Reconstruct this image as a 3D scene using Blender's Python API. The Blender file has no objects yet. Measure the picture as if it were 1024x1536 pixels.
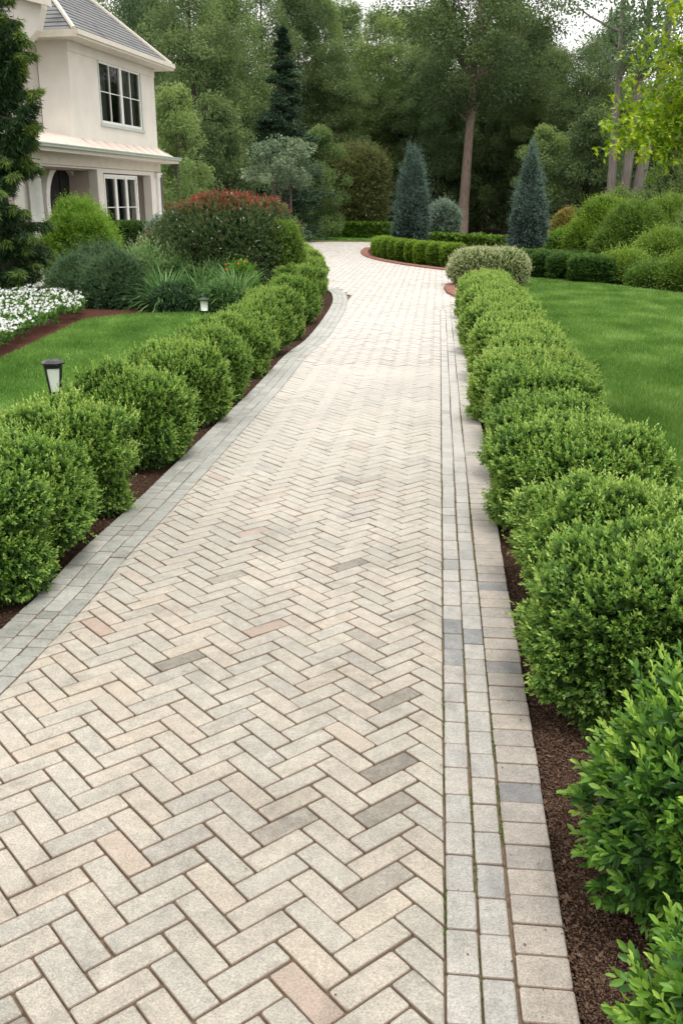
import bpy, math, random
import numpy as np
from mathutils import Vector, Matrix
random.seed(7)
R = math.radians
SC = bpy.context.scene
COL = SC.collection

# ------------------------------------------------------------------ camera
CAMH, FPX, TH, YAW = 2.4, 1404.0, math.atan(468 / 1404.0), math.atan(147 / 1480.0)
cd = bpy.data.cameras.new('camera')
cam = bpy.data.objects.new('camera', cd)
COL.objects.link(cam)
cam.location = (0, 0, CAMH)
cam.rotation_euler = (math.pi / 2 - TH, 0, YAW)
cd.sensor_fit = 'VERTICAL'
cd.sensor_height = 24
cd.lens = 24 * FPX / 1536
cd.clip_end = 1000
cd.clip_start = 0.05
SC.camera = cam

# ------------------------------------------------------------------ world and sun
SUN_EL, SUN_AZ = R(72), R(140)         # azimuth clockwise from +Y: behind and to the right
w = bpy.data.worlds.new('World')
SC.world = w
w.use_nodes = True
nt = w.node_tree
bg = nt.nodes['Background']
sky = nt.nodes.new('ShaderNodeTexSky')
sky.sky_type = 'NISHITA'
sky.sun_disc = False
sky.sun_elevation = SUN_EL
sky.sun_rotation = SUN_AZ
sky.dust_density = 4
sky.air_density = 1.0
tc = nt.nodes.new('ShaderNodeTexCoord')
cn = nt.nodes.new('ShaderNodeTexNoise')
cn.inputs['Scale'].default_value = 2.2
cn.inputs['Detail'].default_value = 6
cr = nt.nodes.new('ShaderNodeValToRGB')
cr.color_ramp.elements[0].position = .25
cr.color_ramp.elements[0].color = (.86, .86, .86, 1)
cr.color_ramp.elements[1].position = .6
cr.color_ramp.elements[1].color = (1, 1, 1, 1)
mx = nt.nodes.new('ShaderNodeMix')
mx.data_type = 'RGBA'
mx.inputs['B'].default_value = (10.2, 10.0, 9.7, 1)      # the cloud deck
nt.links.new(tc.outputs['Generated'], cn.inputs['Vector'])
nt.links.new(cn.outputs['Fac'], cr.inputs['Fac'])
nt.links.new(cr.outputs['Color'], mx.inputs['Factor'])
nt.links.new(sky.outputs['Color'], mx.inputs['A'])
nt.links.new(mx.outputs['Result'], bg.inputs['Color'])
bg.inputs['Strength'].default_value = 0.115
sd = bpy.data.lights.new('sun', 'SUN')
sun = bpy.data.objects.new('sun', sd)
COL.objects.link(sun)
sd.energy = 1.7
sd.angle = R(22)
sd.color = (1, .96, .9)
sdir = Vector((math.sin(SUN_AZ) * math.cos(SUN_EL), math.cos(SUN_AZ) * math.cos(SUN_EL), math.sin(SUN_EL)))
sun.rotation_euler = sdir.to_track_quat('Z', 'Y').to_euler()
sun.location = (20, -20, 40)
SC.view_settings.view_transform = 'Standard'
SC.view_settings.look = 'None'
SC.view_settings.exposure = 0.6
SC.view_settings.gamma = 1
SC.render.film_transparent = False
SC.render.engine = 'CYCLES'
SC.cycles.max_bounces = 7
SC.cycles.diffuse_bounces = 4
SC.cycles.transmission_bounces = 4
SC.cycles.glossy_bounces = 2
SC.cycles.use_denoising = True

# ------------------------------------------------------------------ picture <-> world
CY, SY = math.cos(YAW), math.sin(YAW)
CT, ST = math.cos(TH), math.sin(TH)


def ray(px, py):
    x, v = px - 512.0, py - 768.0
    fwd = FPX * CT - v * ST
    up = -(v * CT + FPX * ST)
    return np.array([x * CY - fwd * SY, x * SY + fwd * CY, up])


def G(px, py, z=0.0):
    """the point at height z seen at a pixel of the photograph"""
    d = ray(px, py)
    t = (z - CAMH) / d[2]
    return np.array([d[0] * t, d[1] * t])


def AT(px, D):
    """ground point at distance D ahead, in the pixel column px (read a little above its foot)"""
    row = 300 + .6 * 3744.0 / (D + .8)
    d = ray(px, row)
    v = row - 768.0
    f = FPX * CT - v * ST
    return np.array([d[0] / f * D, d[1] / f * D])


def ZAT(py, D):
    """height of the pixel row py at distance D ahead"""
    v = py - 768.0
    return CAMH + D * (-(v * CT + FPX * ST)) / (FPX * CT - v * ST)


def YROW(D, z=0.0):
    """pixel row of height z at distance D ahead"""
    return 768 - FPX * (((z - CAMH) * CT + D * ST) / (D * CT - (z - CAMH) * ST))


# ------------------------------------------------------------------ object helpers
def props(o, label=None, cat=None, group=None, kind=None):
    if label: o['label'] = label
    if cat: o['category'] = cat
    if group: o['group'] = group
    if kind: o['kind'] = kind
    return o


def empty(name, loc, label, cat, group=None, rz=0.0):
    o = bpy.data.objects.new(name, None)
    o.empty_display_size = .2
    o.location = (loc[0], loc[1], loc[2] if len(loc) > 2 else 0)
    o.rotation_euler = (0, 0, rz)
    COL.objects.link(o)
    return props(o, label, cat, group)


def link(name, me, parent=None, mat=None):
    o = bpy.data.objects.new(name, me)
    COL.objects.link(o)
    if parent is not None: o.parent = parent
    if mat is not None and len(me.materials) == 0: me.materials.append(mat)
    return o


def npmesh(name, V, F, mat, attrs=None, smooth=False):
    """V (n,3); F (m,k) faces of one size; attrs: {name: per-face floats}"""
    V = np.ascontiguousarray(V, dtype=np.float32)
    F = np.ascontiguousarray(F, dtype=np.int32)
    me = bpy.data.meshes.new(name)
    m, k = F.shape
    me.vertices.add(len(V))
    me.vertices.foreach_set('co', V.ravel())
    me.loops.add(m * k)
    me.loops.foreach_set('vertex_index', F.ravel())
    me.polygons.add(m)
    me.polygons.foreach_set('loop_start', np.arange(0, m * k, k, dtype=np.int32))
    if smooth: me.polygons.foreach_set('use_smooth', np.ones(m, dtype=bool))
    for a, vals in (attrs or {}).items():
        at = me.attributes.new(a, 'FLOAT', 'FACE')
        at.data.foreach_set('value', np.ascontiguousarray(vals, dtype=np.float32))
    if mat is not None: me.materials.append(mat)
    me.update(calc_edges=True)
    return me


class MB:
    """collects polygons of any size, then links ONE mesh object"""
    def __init__(self): self.v, self.f, self.t = [], [], []

    def poly(self, pts, tone=.5):
        n = len(self.v)
        self.v += [tuple(p) for p in pts]
        self.f.append(tuple(range(n, n + len(pts))))
        self.t.append(tone)

    def mesh(self, vs, fs, tone=.5):
        n = len(self.v)
        self.v += [tuple(p) for p in vs]
        for k, f in enumerate(fs):
            self.f.append(tuple(i + n for i in f))
            self.t.append(tone[k] if isinstance(tone, list) else tone)

    def box(self, x0, x1, y0, y1, z0, z1, tone=.5, M=None):
        p = [Vector((x, y, z)) for z in (z0, z1) for x, y in ((x0, y0), (x1, y0), (x1, y1), (x0, y1))]
        if M is not None: p = [M @ q for q in p]
        self.mesh(p, [(3, 2, 1, 0), (4, 5, 6, 7), (0, 1, 5, 4), (1, 2, 6, 5), (2, 3, 7, 6), (3, 0, 4, 7)], tone)

    def tube(self, pts, rads, n=8, tone=.5, cap=True):
        pts = [Vector(p) for p in pts]
        rings = []
        up = Vector((0.13, 0.31, 1)).normalized()
        for i, p in enumerate(pts):
            d = (pts[min(i + 1, len(pts) - 1)] - pts[max(i - 1, 0)]).normalized()
            a = d.cross(up)
            if a.length < .05: a = d.cross(Vector((1, 0, 0)))
            a.normalize()
            b = d.cross(a).normalized()
            rings.append([p + (a * math.cos(2 * math.pi * k / n) + b * math.sin(2 * math.pi * k / n)) * rads[i] for k in range(n)])
        vs = [q for r in rings for q in r]
        fs = [(i * n + k, (i + 1) * n + k, (i + 1) * n + (k + 1) % n, i * n + (k + 1) % n) for i in range(len(pts) - 1) for k in range(n)]
        if cap:
            fs.append(tuple(range((len(pts) - 1) * n, len(pts) * n)))
            fs.append(tuple(range(n - 1, -1, -1)))
        self.mesh(vs, fs, tone)

    def build(self, name, mat, parent=None, smooth=False):
        me = bpy.data.meshes.new(name)
        me.from_pydata(self.v, [], self.f)
        at = me.attributes.new('tone', 'FLOAT', 'FACE')
        at.data.foreach_set('value', np.array(self.t, dtype=np.float32))
        if smooth: me.polygons.foreach_set('use_smooth', np.ones(len(me.polygons), dtype=bool))
        me.materials.append(mat)
        me.update()
        return link(name, me, parent)


def copy_tree(o, parent=None):
    c = o.copy()
    COL.objects.link(c)
    c.parent = parent
    for ch in list(o.children): copy_tree(ch, c)
    return c


# ------------------------------------------------------------------ materials
def newmat(name):
    m = bpy.data.materials.new(name)
    m.use_nodes = True
    n = m.node_tree.nodes
    return m, m.node_tree, n['Principled BSDF'], n['Material Output']


def node(nt, typ, **kw):
    n = nt.nodes.new(typ)
    for k, v in kw.items():
        if k in n.inputs: n.inputs[k].default_value = v
        else: setattr(n, k, v)
    return n


def ramp(nt, stops):
    r = nt.nodes.new('ShaderNodeValToRGB')
    e = r.color_ramp.elements
    while len(e) < len(stops): e.new(.5)
    for i, (p, c) in enumerate(stops):
        e[i].position = p
        e[i].color = (*c, 1)
    return r


def math_n(nt, op, a, b=None, clamp=False):
    n = nt.nodes.new('ShaderNodeMath')
    n.operation = op
    n.use_clamp = clamp
    for i, x in enumerate((a, b)):
        if x is None: continue
        if isinstance(x, (int, float)): n.inputs[i].default_value = x
        else: nt.links.new(x, n.inputs[i])
    return n.outputs[0]


def leaf_mat(name, stops, rough=.5, trans=.35, spec=.3, tboost=1.25, objvar=.12):
    """leaves: each leaf's own tone picks its green; light passes through thin leaves"""
    m, nt, bs, out = newmat(name)
    at = node(nt, 'ShaderNodeAttribute', attribute_name='tone')
    oi = node(nt, 'ShaderNodeObjectInfo')
    v = math_n(nt, 'MULTIPLY', math_n(nt, 'SUBTRACT', oi.outputs['Random'], .5), objvar * 2)
    f = math_n(nt, 'ADD', at.outputs['Fac'], v, True)
    r = ramp(nt, stops)
    nt.links.new(f, r.inputs['Fac'])
    nt.links.new(r.outputs['Color'], bs.inputs['Base Color'])
    bs.inputs['Roughness'].default_value = rough
    bs.inputs['Specular IOR Level'].default_value = spec
    tr = node(nt, 'ShaderNodeBsdfTranslucent')
    hs = node(nt, 'ShaderNodeHueSaturation', Value=tboost, Saturation=1.1, Hue=.49)
    nt.links.new(r.outputs['Color'], hs.inputs['Color'])
    nt.links.new(hs.outputs['Color'], tr.inputs['Color'])
    mxs = node(nt, 'ShaderNodeMixShader')
    mxs.inputs[0].default_value = trans
    nt.links.new(bs.outputs[0], mxs.inputs[1])
    nt.links.new(tr.outputs[0], mxs.inputs[2])
    nt.links.new(mxs.outputs[0], out.inputs['Surface'])
    return m


def surf_mat(name, c1, c2, scale=8, detail=6, rough=.8, bump=.3, bdist=.01, spec=.3, c3=None, stretch=None, bscale=None):
    m, nt, bs, out = newmat(name)
    tcn = node(nt, 'ShaderNodeTexCoord')
    vec = tcn.outputs['Object']
    if stretch:
        mp = node(nt, 'ShaderNodeMapping')
        mp.inputs['Scale'].default_value = stretch
        nt.links.new(vec, mp.inputs['Vector'])
        vec = mp.outputs[0]
    nz = node(nt, 'ShaderNodeTexNoise', Scale=scale, Detail=detail)
    nt.links.new(vec, nz.inputs['Vector'])
    stops = [(.3, c1), (.7, c2)] if c3 is None else [(.28, c1), (.5, c2), (.72, c3)]
    r = ramp(nt, stops)
    nt.links.new(nz.outputs['Fac'], r.inputs['Fac'])
    nt.links.new(r.outputs['Color'], bs.inputs['Base Color'])
    bs.inputs['Roughness'].default_value = rough
    bs.inputs['Specular IOR Level'].default_value = spec
    if bump:
        n2 = node(nt, 'ShaderNodeTexNoise', Scale=bscale or scale * 4, Detail=5)
        nt.links.new(vec, n2.inputs['Vector'])
        b = node(nt, 'ShaderNodeBump', Strength=bump, Distance=bdist)
        nt.links.new(n2.outputs['Fac'], b.inputs['Height'])
        nt.links.new(b.outputs[0], bs.inputs['Normal'])
    return m


def paver_mat(name, stops, pale=(.58, .555, .52, 1), light_amt=.85):
    """tumbled concrete paver: a colour of its own per paver, pale and dark aggregate, faint stains"""
    m, nt, bs, out = newmat(name)
    at = node(nt, 'ShaderNodeAttribute', attribute_name='tone')
    edge = math_n(nt, 'GREATER_THAN', at.outputs['Fac'], 1.5)          # the chamfers carry sand and dirt
    tone = math_n(nt, 'SUBTRACT', at.outputs['Fac'], math_n(nt, 'MULTIPLY', edge, 2.0))
    r = ramp(nt, stops)
    tcn = node(nt, 'ShaderNodeTexCoord')
    big = node(nt, 'ShaderNodeTexNoise', Scale=.7, Detail=7, Roughness=.7)
    mid = node(nt, 'ShaderNodeTexNoise', Scale=14, Detail=7, Roughness=.75)
    fine = node(nt, 'ShaderNodeTexNoise', Scale=150, Detail=4, Roughness=.75)
    vor = node(nt, 'ShaderNodeTexVoronoi', Scale=120)
    for n in (big, mid, fine, vor): nt.links.new(tcn.outputs['Object'], n.inputs['Vector'])
    f = math_n(nt, 'ADD', tone, math_n(nt, 'MULTIPLY', math_n(nt, 'SUBTRACT', mid.outputs['Fac'], .5), .30), True)
    nt.links.new(f, r.inputs['Fac'])
    v1 = math_n(nt, 'ADD', .36, math_n(nt, 'MULTIPLY', big.outputs['Fac'], .98))
    blot = node(nt, 'ShaderNodeTexNoise', Scale=3.1, Detail=8, Roughness=.7)
    nt.links.new(tcn.outputs['Object'], blot.inputs['Vector'])
    br = ramp(nt, [(.54, (1, 1, 1)), (.64, (.80, .80, .80))])
    nt.links.new(blot.outputs['Fac'], br.inputs['Fac'])
    v1 = math_n(nt, 'MULTIPLY', v1, br.outputs['Color'])
    v2 = math_n(nt, 'ADD', .55, math_n(nt, 'MULTIPLY', mid.outputs['Fac'], .90))
    v3 = math_n(nt, 'ADD', -.12, math_n(nt, 'MULTIPLY', fine.outputs['Fac'], 2.24))
    sp = ramp(nt, [(.0, (1.6, 1.6, 1.6)), (.2, (1.0, 1.0, 1.0))])
    nt.links.new(vor.outputs['Distance'], sp.inputs['Fac'])
    v = math_n(nt, 'MULTIPLY', math_n(nt, 'MULTIPLY', math_n(nt, 'MULTIPLY', v1, v2), v3), sp.outputs['Color'])
    mxn = node(nt, 'ShaderNodeVectorMath', operation='SCALE')
    nt.links.new(r.outputs['Color'], mxn.inputs[0])
    nt.links.new(v, mxn.inputs['Scale'])
    # brighter light towards the drive's far end, painted into the base colour
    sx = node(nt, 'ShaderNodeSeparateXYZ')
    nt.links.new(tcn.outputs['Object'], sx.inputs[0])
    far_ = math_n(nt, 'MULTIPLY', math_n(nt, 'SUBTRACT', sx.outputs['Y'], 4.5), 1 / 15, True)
    far_light = nt.nodes.new('ShaderNodeMix')
    far_light.data_type = 'RGBA'
    far_light.inputs['B'].default_value = pale
    nt.links.new(math_n(nt, 'MULTIPLY', far_, light_amt), far_light.inputs['Factor'])
    nt.links.new(mxn.outputs[0], far_light.inputs['A'])
    dirt = nt.nodes.new('ShaderNodeMix')
    dirt.data_type = 'RGBA'
    dirt.inputs['B'].default_value = (.24, .150, .095, 1)
    nt.links.new(math_n(nt, 'MULTIPLY', edge, .48), dirt.inputs['Factor'])
    nt.links.new(far_light.outputs['Result'], dirt.inputs['A'])
    nt.links.new(dirt.outputs['Result'], bs.inputs['Base Color'])
    bs.inputs['Roughness'].default_value = .55
    bs.inputs['Specular IOR Level'].default_value = .5
    b = node(nt, 'ShaderNodeBump', Strength=.7, Distance=.004)
    h = math_n(nt, 'ADD', fine.outputs['Fac'], math_n(nt, 'MULTIPLY', mid.outputs['Fac'], 1.5))
    nt.links.new(h, b.inputs['Height'])
    nt.links.new(b.outputs[0], bs.inputs['Normal'])
    return m


M = {}
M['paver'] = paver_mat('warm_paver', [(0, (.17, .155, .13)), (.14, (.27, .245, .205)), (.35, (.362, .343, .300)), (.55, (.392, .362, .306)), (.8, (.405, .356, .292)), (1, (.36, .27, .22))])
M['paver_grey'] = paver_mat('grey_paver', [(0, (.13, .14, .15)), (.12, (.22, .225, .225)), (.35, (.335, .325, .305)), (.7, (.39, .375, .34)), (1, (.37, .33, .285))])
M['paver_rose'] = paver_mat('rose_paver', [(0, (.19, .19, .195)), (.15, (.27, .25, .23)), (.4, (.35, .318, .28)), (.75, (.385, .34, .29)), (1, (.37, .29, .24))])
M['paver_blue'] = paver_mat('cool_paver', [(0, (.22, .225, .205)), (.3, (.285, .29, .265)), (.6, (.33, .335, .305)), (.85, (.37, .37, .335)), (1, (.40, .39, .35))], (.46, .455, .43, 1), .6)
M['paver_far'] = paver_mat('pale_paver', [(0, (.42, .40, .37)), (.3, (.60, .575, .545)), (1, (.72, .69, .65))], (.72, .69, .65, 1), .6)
M['sand'] = surf_mat('joint_sand', (.07, .045, .028), (.17, .12, .08), scale=30, c3=(.11, .10, .05), bump=.5)
M['sand_pale'] = surf_mat('pale_joint_sand', (.36, .33, .29), (.48, .45, .41), scale=10, bump=.2)
M['mulch'] = surf_mat('mulch', (.018, .010, .007), (.055, .030, .020), scale=45, c3=(.11, .065, .045), bump=1, bdist=.02, rough=.95, spec=.1)
M['mulch_red'] = surf_mat('red_mulch', (.05, .022, .015), (.12, .052, .036), scale=30, bump=1, bdist=.02, rough=.95, spec=.1)
M['litter'] = surf_mat('woodland_floor', (.020, .018, .010), (.045, .042, .02), scale=1.5, bump=.6, rough=.95, spec=.1)
M['turf'] = surf_mat('turf', (.045, .12, .018), (.08, .18, .03), scale=3, bump=.8, bdist=.02, rough=.9, spec=.1, bscale=60)
M['kerb'] = surf_mat('brick_kerb', (.17, .07, .05), (.27, .125, .09), scale=14, bump=.4)
M['bark'] = surf_mat('bark', (.05, .042, .035), (.12, .10, .085), scale=3, stretch=(4, 4, .6), bump=.9, bdist=.04, rough=.95, spec=.1)
M['bark_pine'] = surf_mat('pine_bark', (.17, .125, .10), (.32, .25, .20), scale=3, stretch=(4, 4, .8), bump=.9, bdist=.04, rough=.95, spec=.1)
M['bark_grey'] = surf_mat('grey_bark', (.13, .115, .10), (.25, .225, .20), scale=3, stretch=(4, 4, .6), bump=.8, bdist=.04, rough=.95, spec=.1)
M['twig'] = surf_mat('twig', (.05, .032, .02), (.10, .07, .045), scale=20, bump=.3)
M['stucco'] = surf_mat('cream_stucco', (.60, .57, .52), (.69, .66, .605), scale=1.2, bump=.35, bdist=.006, bscale=120, rough=.9, spec=.2)
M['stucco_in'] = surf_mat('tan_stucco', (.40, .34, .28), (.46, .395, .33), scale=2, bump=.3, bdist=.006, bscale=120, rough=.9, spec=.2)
M['white'] = surf_mat('white_paint', (.70, .70, .67), (.78, .78, .75), scale=5, bump=.08, rough=.45, spec=.4)
M['trim'] = surf_mat('cream_trim', (.56, .52, .44), (.64, .60, .52), scale=5, bump=.08, rough=.5, spec=.4)
M['gutter'] = surf_mat('pale_green_gutter', (.30, .37, .32), (.40, .44, .38), scale=6, bump=.1, rough=.5)
M['sage'] = surf_mat('sage_paint', (.42, .47, .43), (.50, .54, .50), scale=6, bump=.1, rough=.5)
M['shingle'] = surf_mat('grey_slate', (.09, .095, .10), (.18, .185, .19), scale=1.6, c3=(.13, .135, .14), bump=.5, bscale=26, rough=.75)
M['porch_roof'] = surf_mat('pale_metal_roof', (.52, .44, .38), (.66, .58, .51), scale=2.5, bump=.1, rough=.5)
M['black'] = surf_mat('black_metal', (.010, .010, .011), (.022, .022, .022), scale=30, bump=.1, rough=.35, spec=.5)
M['dark'] = surf_mat('dark_interior', (.008, .008, .008), (.02, .018, .016), scale=3, bump=0)
M['curtain'] = surf_mat('grey_curtain', (.10, .10, .095), (.19, .185, .175), scale=9, stretch=(5, 5, .3), bump=0, rough=.9)
m, nt_, bs_, o_ = newmat('frosted_panel')
bs_.inputs['Base Color'].default_value = (.80, .86, .78, 1)
bs_.inputs['Roughness'].default_value = .3
bs_.inputs['Subsurface Weight'].default_value = .3
bs_.inputs['Subsurface Radius'].default_value = (.05, .05, .05)
M['frost'] = m
m, nt_, bs_, o_ = newmat('window_glass')
gl = node(nt_, 'ShaderNodeBsdfGlossy', Roughness=.03)
tp = node(nt_, 'ShaderNodeBsdfTransparent')
tp.inputs[0].default_value = (.75, .8, .8, 1)
fr = node(nt_, 'ShaderNodeFresnel', IOR=1.6)
ms = node(nt_, 'ShaderNodeMixShader')
nt_.links.new(fr.outputs[0], ms.inputs[0])
nt_.links.new(tp.outputs[0], ms.inputs[1])
nt_.links.new(gl.outputs[0], ms.inputs[2])
nt_.links.new(ms.outputs[0], o_.inputs['Surface'])
M['glass'] = m
# leaves
LM = dict(
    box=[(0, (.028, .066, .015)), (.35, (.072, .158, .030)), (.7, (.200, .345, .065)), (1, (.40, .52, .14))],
    boxdark=[(0, (.020, .050, .012)), (.5, (.045, .11, .020)), (1, (.11, .20, .035))],
    laurel=[(0, (.024, .070, .018)), (.4, (.062, .165, .030)), (.72, (.18, .34, .050)), (1, (.38, .53, .11))],
    clipped=[(0, (.035, .085, .013)), (.5, (.10, .20, .022)), (1, (.27, .40, .05))],
    lime=[(0, (.055, .135, .018)), (.5, (.145, .29, .035)), (1, (.30, .44, .07))],
    maple=[(0, (.06, .13, .010)), (.5, (.15, .27, .015)), (1, (.40, .50, .03))],
    conifer=[(0, (.010, .032, .012)), (.6, (.028, .07, .020)), (.85, (.06, .12, .025)), (1, (.15, .22, .04))],
    spruce=[(0, (.032, .064, .048)), (.5, (.072, .125, .098)), (1, (.20, .29, .235))],
    silver=[(0, (.07, .12, .08)), (.5, (.16, .24, .17)), (1, (.34, .42, .32))],
    photinia=[(0, (.030, .058, .022)), (.5, (.070, .125, .042)), (.84, (.16, .22, .08)), (.93, (.24, .12, .08)), (1, (.38, .32, .26))],
    red=[(0, (.14, .025, .020)), (.6, (.30, .045, .035)), (1, (.45, .12, .09))],
    juniper=[(0, (.030, .066, .030)), (.6, (.075, .145, .062)), (1, (.17, .26, .13))],
    strap=[(0, (.040, .105, .035)), (.6, (.10, .22, .065)), (1, (.26, .38, .15))],
    varieg=[(0, (.035, .09, .02)), (.45, (.10, .19, .04)), (.72, (.27, .32, .12)), (1, (.58, .58, .38))],
    orange=[(0, (.07, .13, .02)), (.6, (.18, .26, .045)), (.85, (.36, .25, .09)), (1, (.50, .27, .14))],
    shrub=[(0, (.030, .070, .014)), (.5, (.085, .165, .026)), (1, (.20, .31, .05))],
    olive=[(0, (.065, .080, .028)), (.5, (.135, .160, .055)), (1, (.23, .26, .095))],
    wood=[(0, (.045, .078, .030)), (.5, (.112, .170, .064)), (1, (.22, .30, .11))],
    woodlight=[(0, (.075, .125, .045)), (.5, (.175, .265, .090)), (1, (.32, .41, .14))],
    woodblue=[(0, (.045, .085, .038)), (.5, (.11, .180, .078)), (1, (.21, .30, .13))],
    dogwood=[(0, (.06, .10, .055)), (.5, (.12, .18, .10)), (1, (.26, .32, .19))],
    fir=[(0, (.018, .042, .022)), (.6, (.042, .084, .044)), (1, (.09, .15, .075))],
    impatiens=[(0, (.03, .08, .014)), (.6, (.08, .18, .03)), (1, (.17, .29, .06))],
    petal=[(0, (.60, .62, .62)), (.5, (.76, .78, .78)), (1, (.84, .78, .80))],
    petal_orange=[(0, (.55, .08, .03)), (1, (.75, .22, .10))],
    grass=[(0, (.045, .12, .020)), (.45, (.115, .24, .042)), (.8, (.23, .38, .085)), (1, (.40, .50, .23))],
)
for k, st in LM.items():
    M['lf_' + k] = leaf_mat('leaf_' + k, st, rough=.42 if k in ('laurel', 'box') else .55, trans=.42 if k.startswith('wood') else .30)


# ------------------------------------------------------------------ numpy leaf building
def rng(seed): return np.random.default_rng(seed)


def unit(a): return a / np.maximum(np.linalg.norm(a, axis=-1, keepdims=True), 1e-9)


# templates: x = along the leaf, y = across, z = up
T_DIA = (np.array([[0, 0, 0], [.45, -.5, .06], [1, 0, -.02], [.45, .5, .06]]), np.array([[0, 1, 2, 3]]))
T_FOLD = (np.array([[0, 0, 0], [.45, -.5, .14], [1, 0, -.05], [.45, .5, .14]]), np.array([[0, 1, 2], [0, 2, 3]]))
T_OVAL = (np.array([[0, 0, 0], [.30, -.42, .10], [.68, -.46, .12], [.93, -.2, .03], [1, 0, -.04], [.93, .2, .03], [.68, .46, .12], [.30, .42, .10], [.5, 0, 0]]),
          np.array([[0, 1, 8], [1, 2, 8], [2, 3, 8], [3, 4, 8], [4, 5, 8], [5, 6, 8], [6, 7, 8], [7, 0, 8]]))
T_BLADE = (np.array([[0, -.5, 0], [0, .5, 0], [1, 0, 0]]), np.array([[0, 1, 2]]))
T_LOBE = (np.array([[0, 0, 0], [.15, -.42, .05], [.42, -.22, .02], [.55, -.55, .06], [.68, -.2, 0], [1, 0, -.08], [.68, .2, 0], [.55, .55, .06], [.42, .22, .02], [.15, .42, .05]]),
          np.array([[0, 1, 2, 2], [0, 2, 8, 8], [0, 8, 9, 9]]))
_l = T_LOBE[0]
T_LOBE = (_l, np.array([[0, 1, 2], [0, 2, 8], [0, 8, 9], [2, 3, 4], [2, 4, 8], [4, 6, 8], [6, 7, 8], [4, 5, 6]]))


def leaves(P, D, size, width, tone, tmpl, rg, upbias=.6):
    """one leaf per row: P base, D direction, size length, width ratio"""
    n = len(P)
    tv, tf = tmpl
    D = unit(D)
    ref = rg.normal(size=(n, 3)) * (1 - upbias)
    ref[:, 2] += upbias
    S = unit(np.cross(ref, D))
    N = np.cross(D, S)
    size = np.broadcast_to(np.asarray(size, dtype=float), (n,))[:, None, None]
    V = P[:, None, :] + size * (tv[None, :, 0:1] * D[:, None, :] + width * tv[None, :, 1:2] * S[:, None, :] + tv[None, :, 2:3] * N[:, None, :])
    k = len(tv)
    F = tf[None] + (np.arange(n) * k)[:, None, None]
    return V.reshape(-1, 3), F.reshape(-1, tf.shape[1]), np.repeat(tone, len(tf))


def join(parts):
    V, F, T = [], [], []
    o = 0
    for v, f, t in parts:
        V.append(v); F.append(f + o); T.append(t)
        o += len(v)
    return np.concatenate(V), np.concatenate(F), np.concatenate(T)


def leafobj(name, parts, mat, parent=None):
    V, F, T = join(parts)
    me = npmesh(name, V, F, mat, {'tone': np.clip(T, 0, 1)})
    return link(name, me, parent)


def lumpy(d, rg_seed, nb=40, amp=.16, sharp=14):
    r = rng(rg_seed)
    c = unit(r.normal(size=(nb, 3)))
    a = r.uniform(.3, 1, nb) * amp
    s = np.zeros(len(d))
    for k in range(nb):
        s = np.maximum(s, a[k] * np.exp(sharp * (d @ c[k] - 1)))
    return 1 - amp * .6 + s


def shell(n, rx, ry, h, p, seed, amp=.16, nb=40, sharp=14, depth=.2, low=.0, cone=0.0, fine=0.0):
    """points on a lumpy rounded body standing on z=0, with outward normals.  cone>0 narrows it to the top"""
    r = rng(seed)
    d = unit(r.normal(size=(n, 3)))
    e = (np.abs(d) ** p).sum(1) ** (-1 / p)
    q = d * e[:, None] * lumpy(d, seed + 5, nb, amp, sharp)[:, None]
    if fine: q *= (lumpy(d, seed + 9, 260, fine, 190) )[:, None]
    q *= (1 - depth * r.random(n) ** 2)[:, None]
    nrm = unit(np.sign(d) * np.abs(q) ** (p - 1) + .35 * d)
    z = (q[:, 2] + 1) / 2
    if cone:
        k = np.clip(1 - cone * np.clip(z, 0, 1) ** 1.1, .03, 1)
        q[:, 0] *= k; q[:, 1] *= k
    P = np.stack([q[:, 0] * rx, q[:, 1] * ry, z * h], 1)
    nrm = unit(nrm / np.array([rx, ry, h / 2]))
    keep = P[:, 2] > low
    return P[keep], nrm[keep]


def sprigs(P, N, length, nl, size, width, tmpl, rg, up=.5, spread=.8, tone0=.25, tone1=.75, jit=.15, upbias=.6, tipw=.8):
    """every point grows a short shoot outward with nl leaves, the youngest (lightest) at its tip"""
    n = len(P)
    d = N + rg.normal(size=(n, 3)) * .35
    d[:, 2] += up
    d = unit(d)
    parts = []
    L = length * rg.uniform(.5, 1.3, n)
    st = rg.normal(size=n) * jit
    a0 = rg.uniform(0, 6.28, n)
    s = unit(np.cross(d, rg.normal(size=(n, 3))))
    b = np.cross(d, s)
    for j in range(nl):
        t = (j + .5) / nl
        ang = a0 + j * 2.4
        rad = s * np.cos(ang)[:, None] + b * np.sin(ang)[:, None]
        ld = unit(d * (.5 + .6 * t) + rad * spread * (1.1 - .5 * t))
        pos = P + d * (L * t)[:, None]
        sz = size * rg.uniform(.75, 1.2, n) * (1.05 - .35 * t)
        tone = tone0 + (tone1 - tone0) * t ** tipw + st + rg.normal(size=n) * .05
        parts.append(leaves(pos, ld, sz, width, tone, tmpl, rg, upbias))
    return parts


def stems(base_r, h, n, seed, reach=.7, mat='twig', rad=.012):
    b = MB()
    r = random.Random(seed)
    for i in range(n):
        a = r.uniform(0, 6.28)
        q = r.uniform(.2, 1) * base_r * reach
        x0, y0 = math.cos(a) * base_r * .12, math.sin(a) * base_r * .12
        x1, y1 = math.cos(a) * q, math.sin(a) * q
        hh = h * r.uniform(.6, .85)
        b.tube([(x0, y0, -.03), (x0 * .5 + x1 * .5 * .8, y0 * .5 + y1 * .5 * .8, hh * .45), (x1, y1, hh)], [rad * 1.3, rad, rad * .5], 5, r.random())
    return b


def add_stems(parent, base_r, h, n, seed, mat='twig', rad=.012, name='stems'):
    return stems(base_r, h, n, seed, rad=rad).build(name, M[mat], parent, True)


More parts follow.
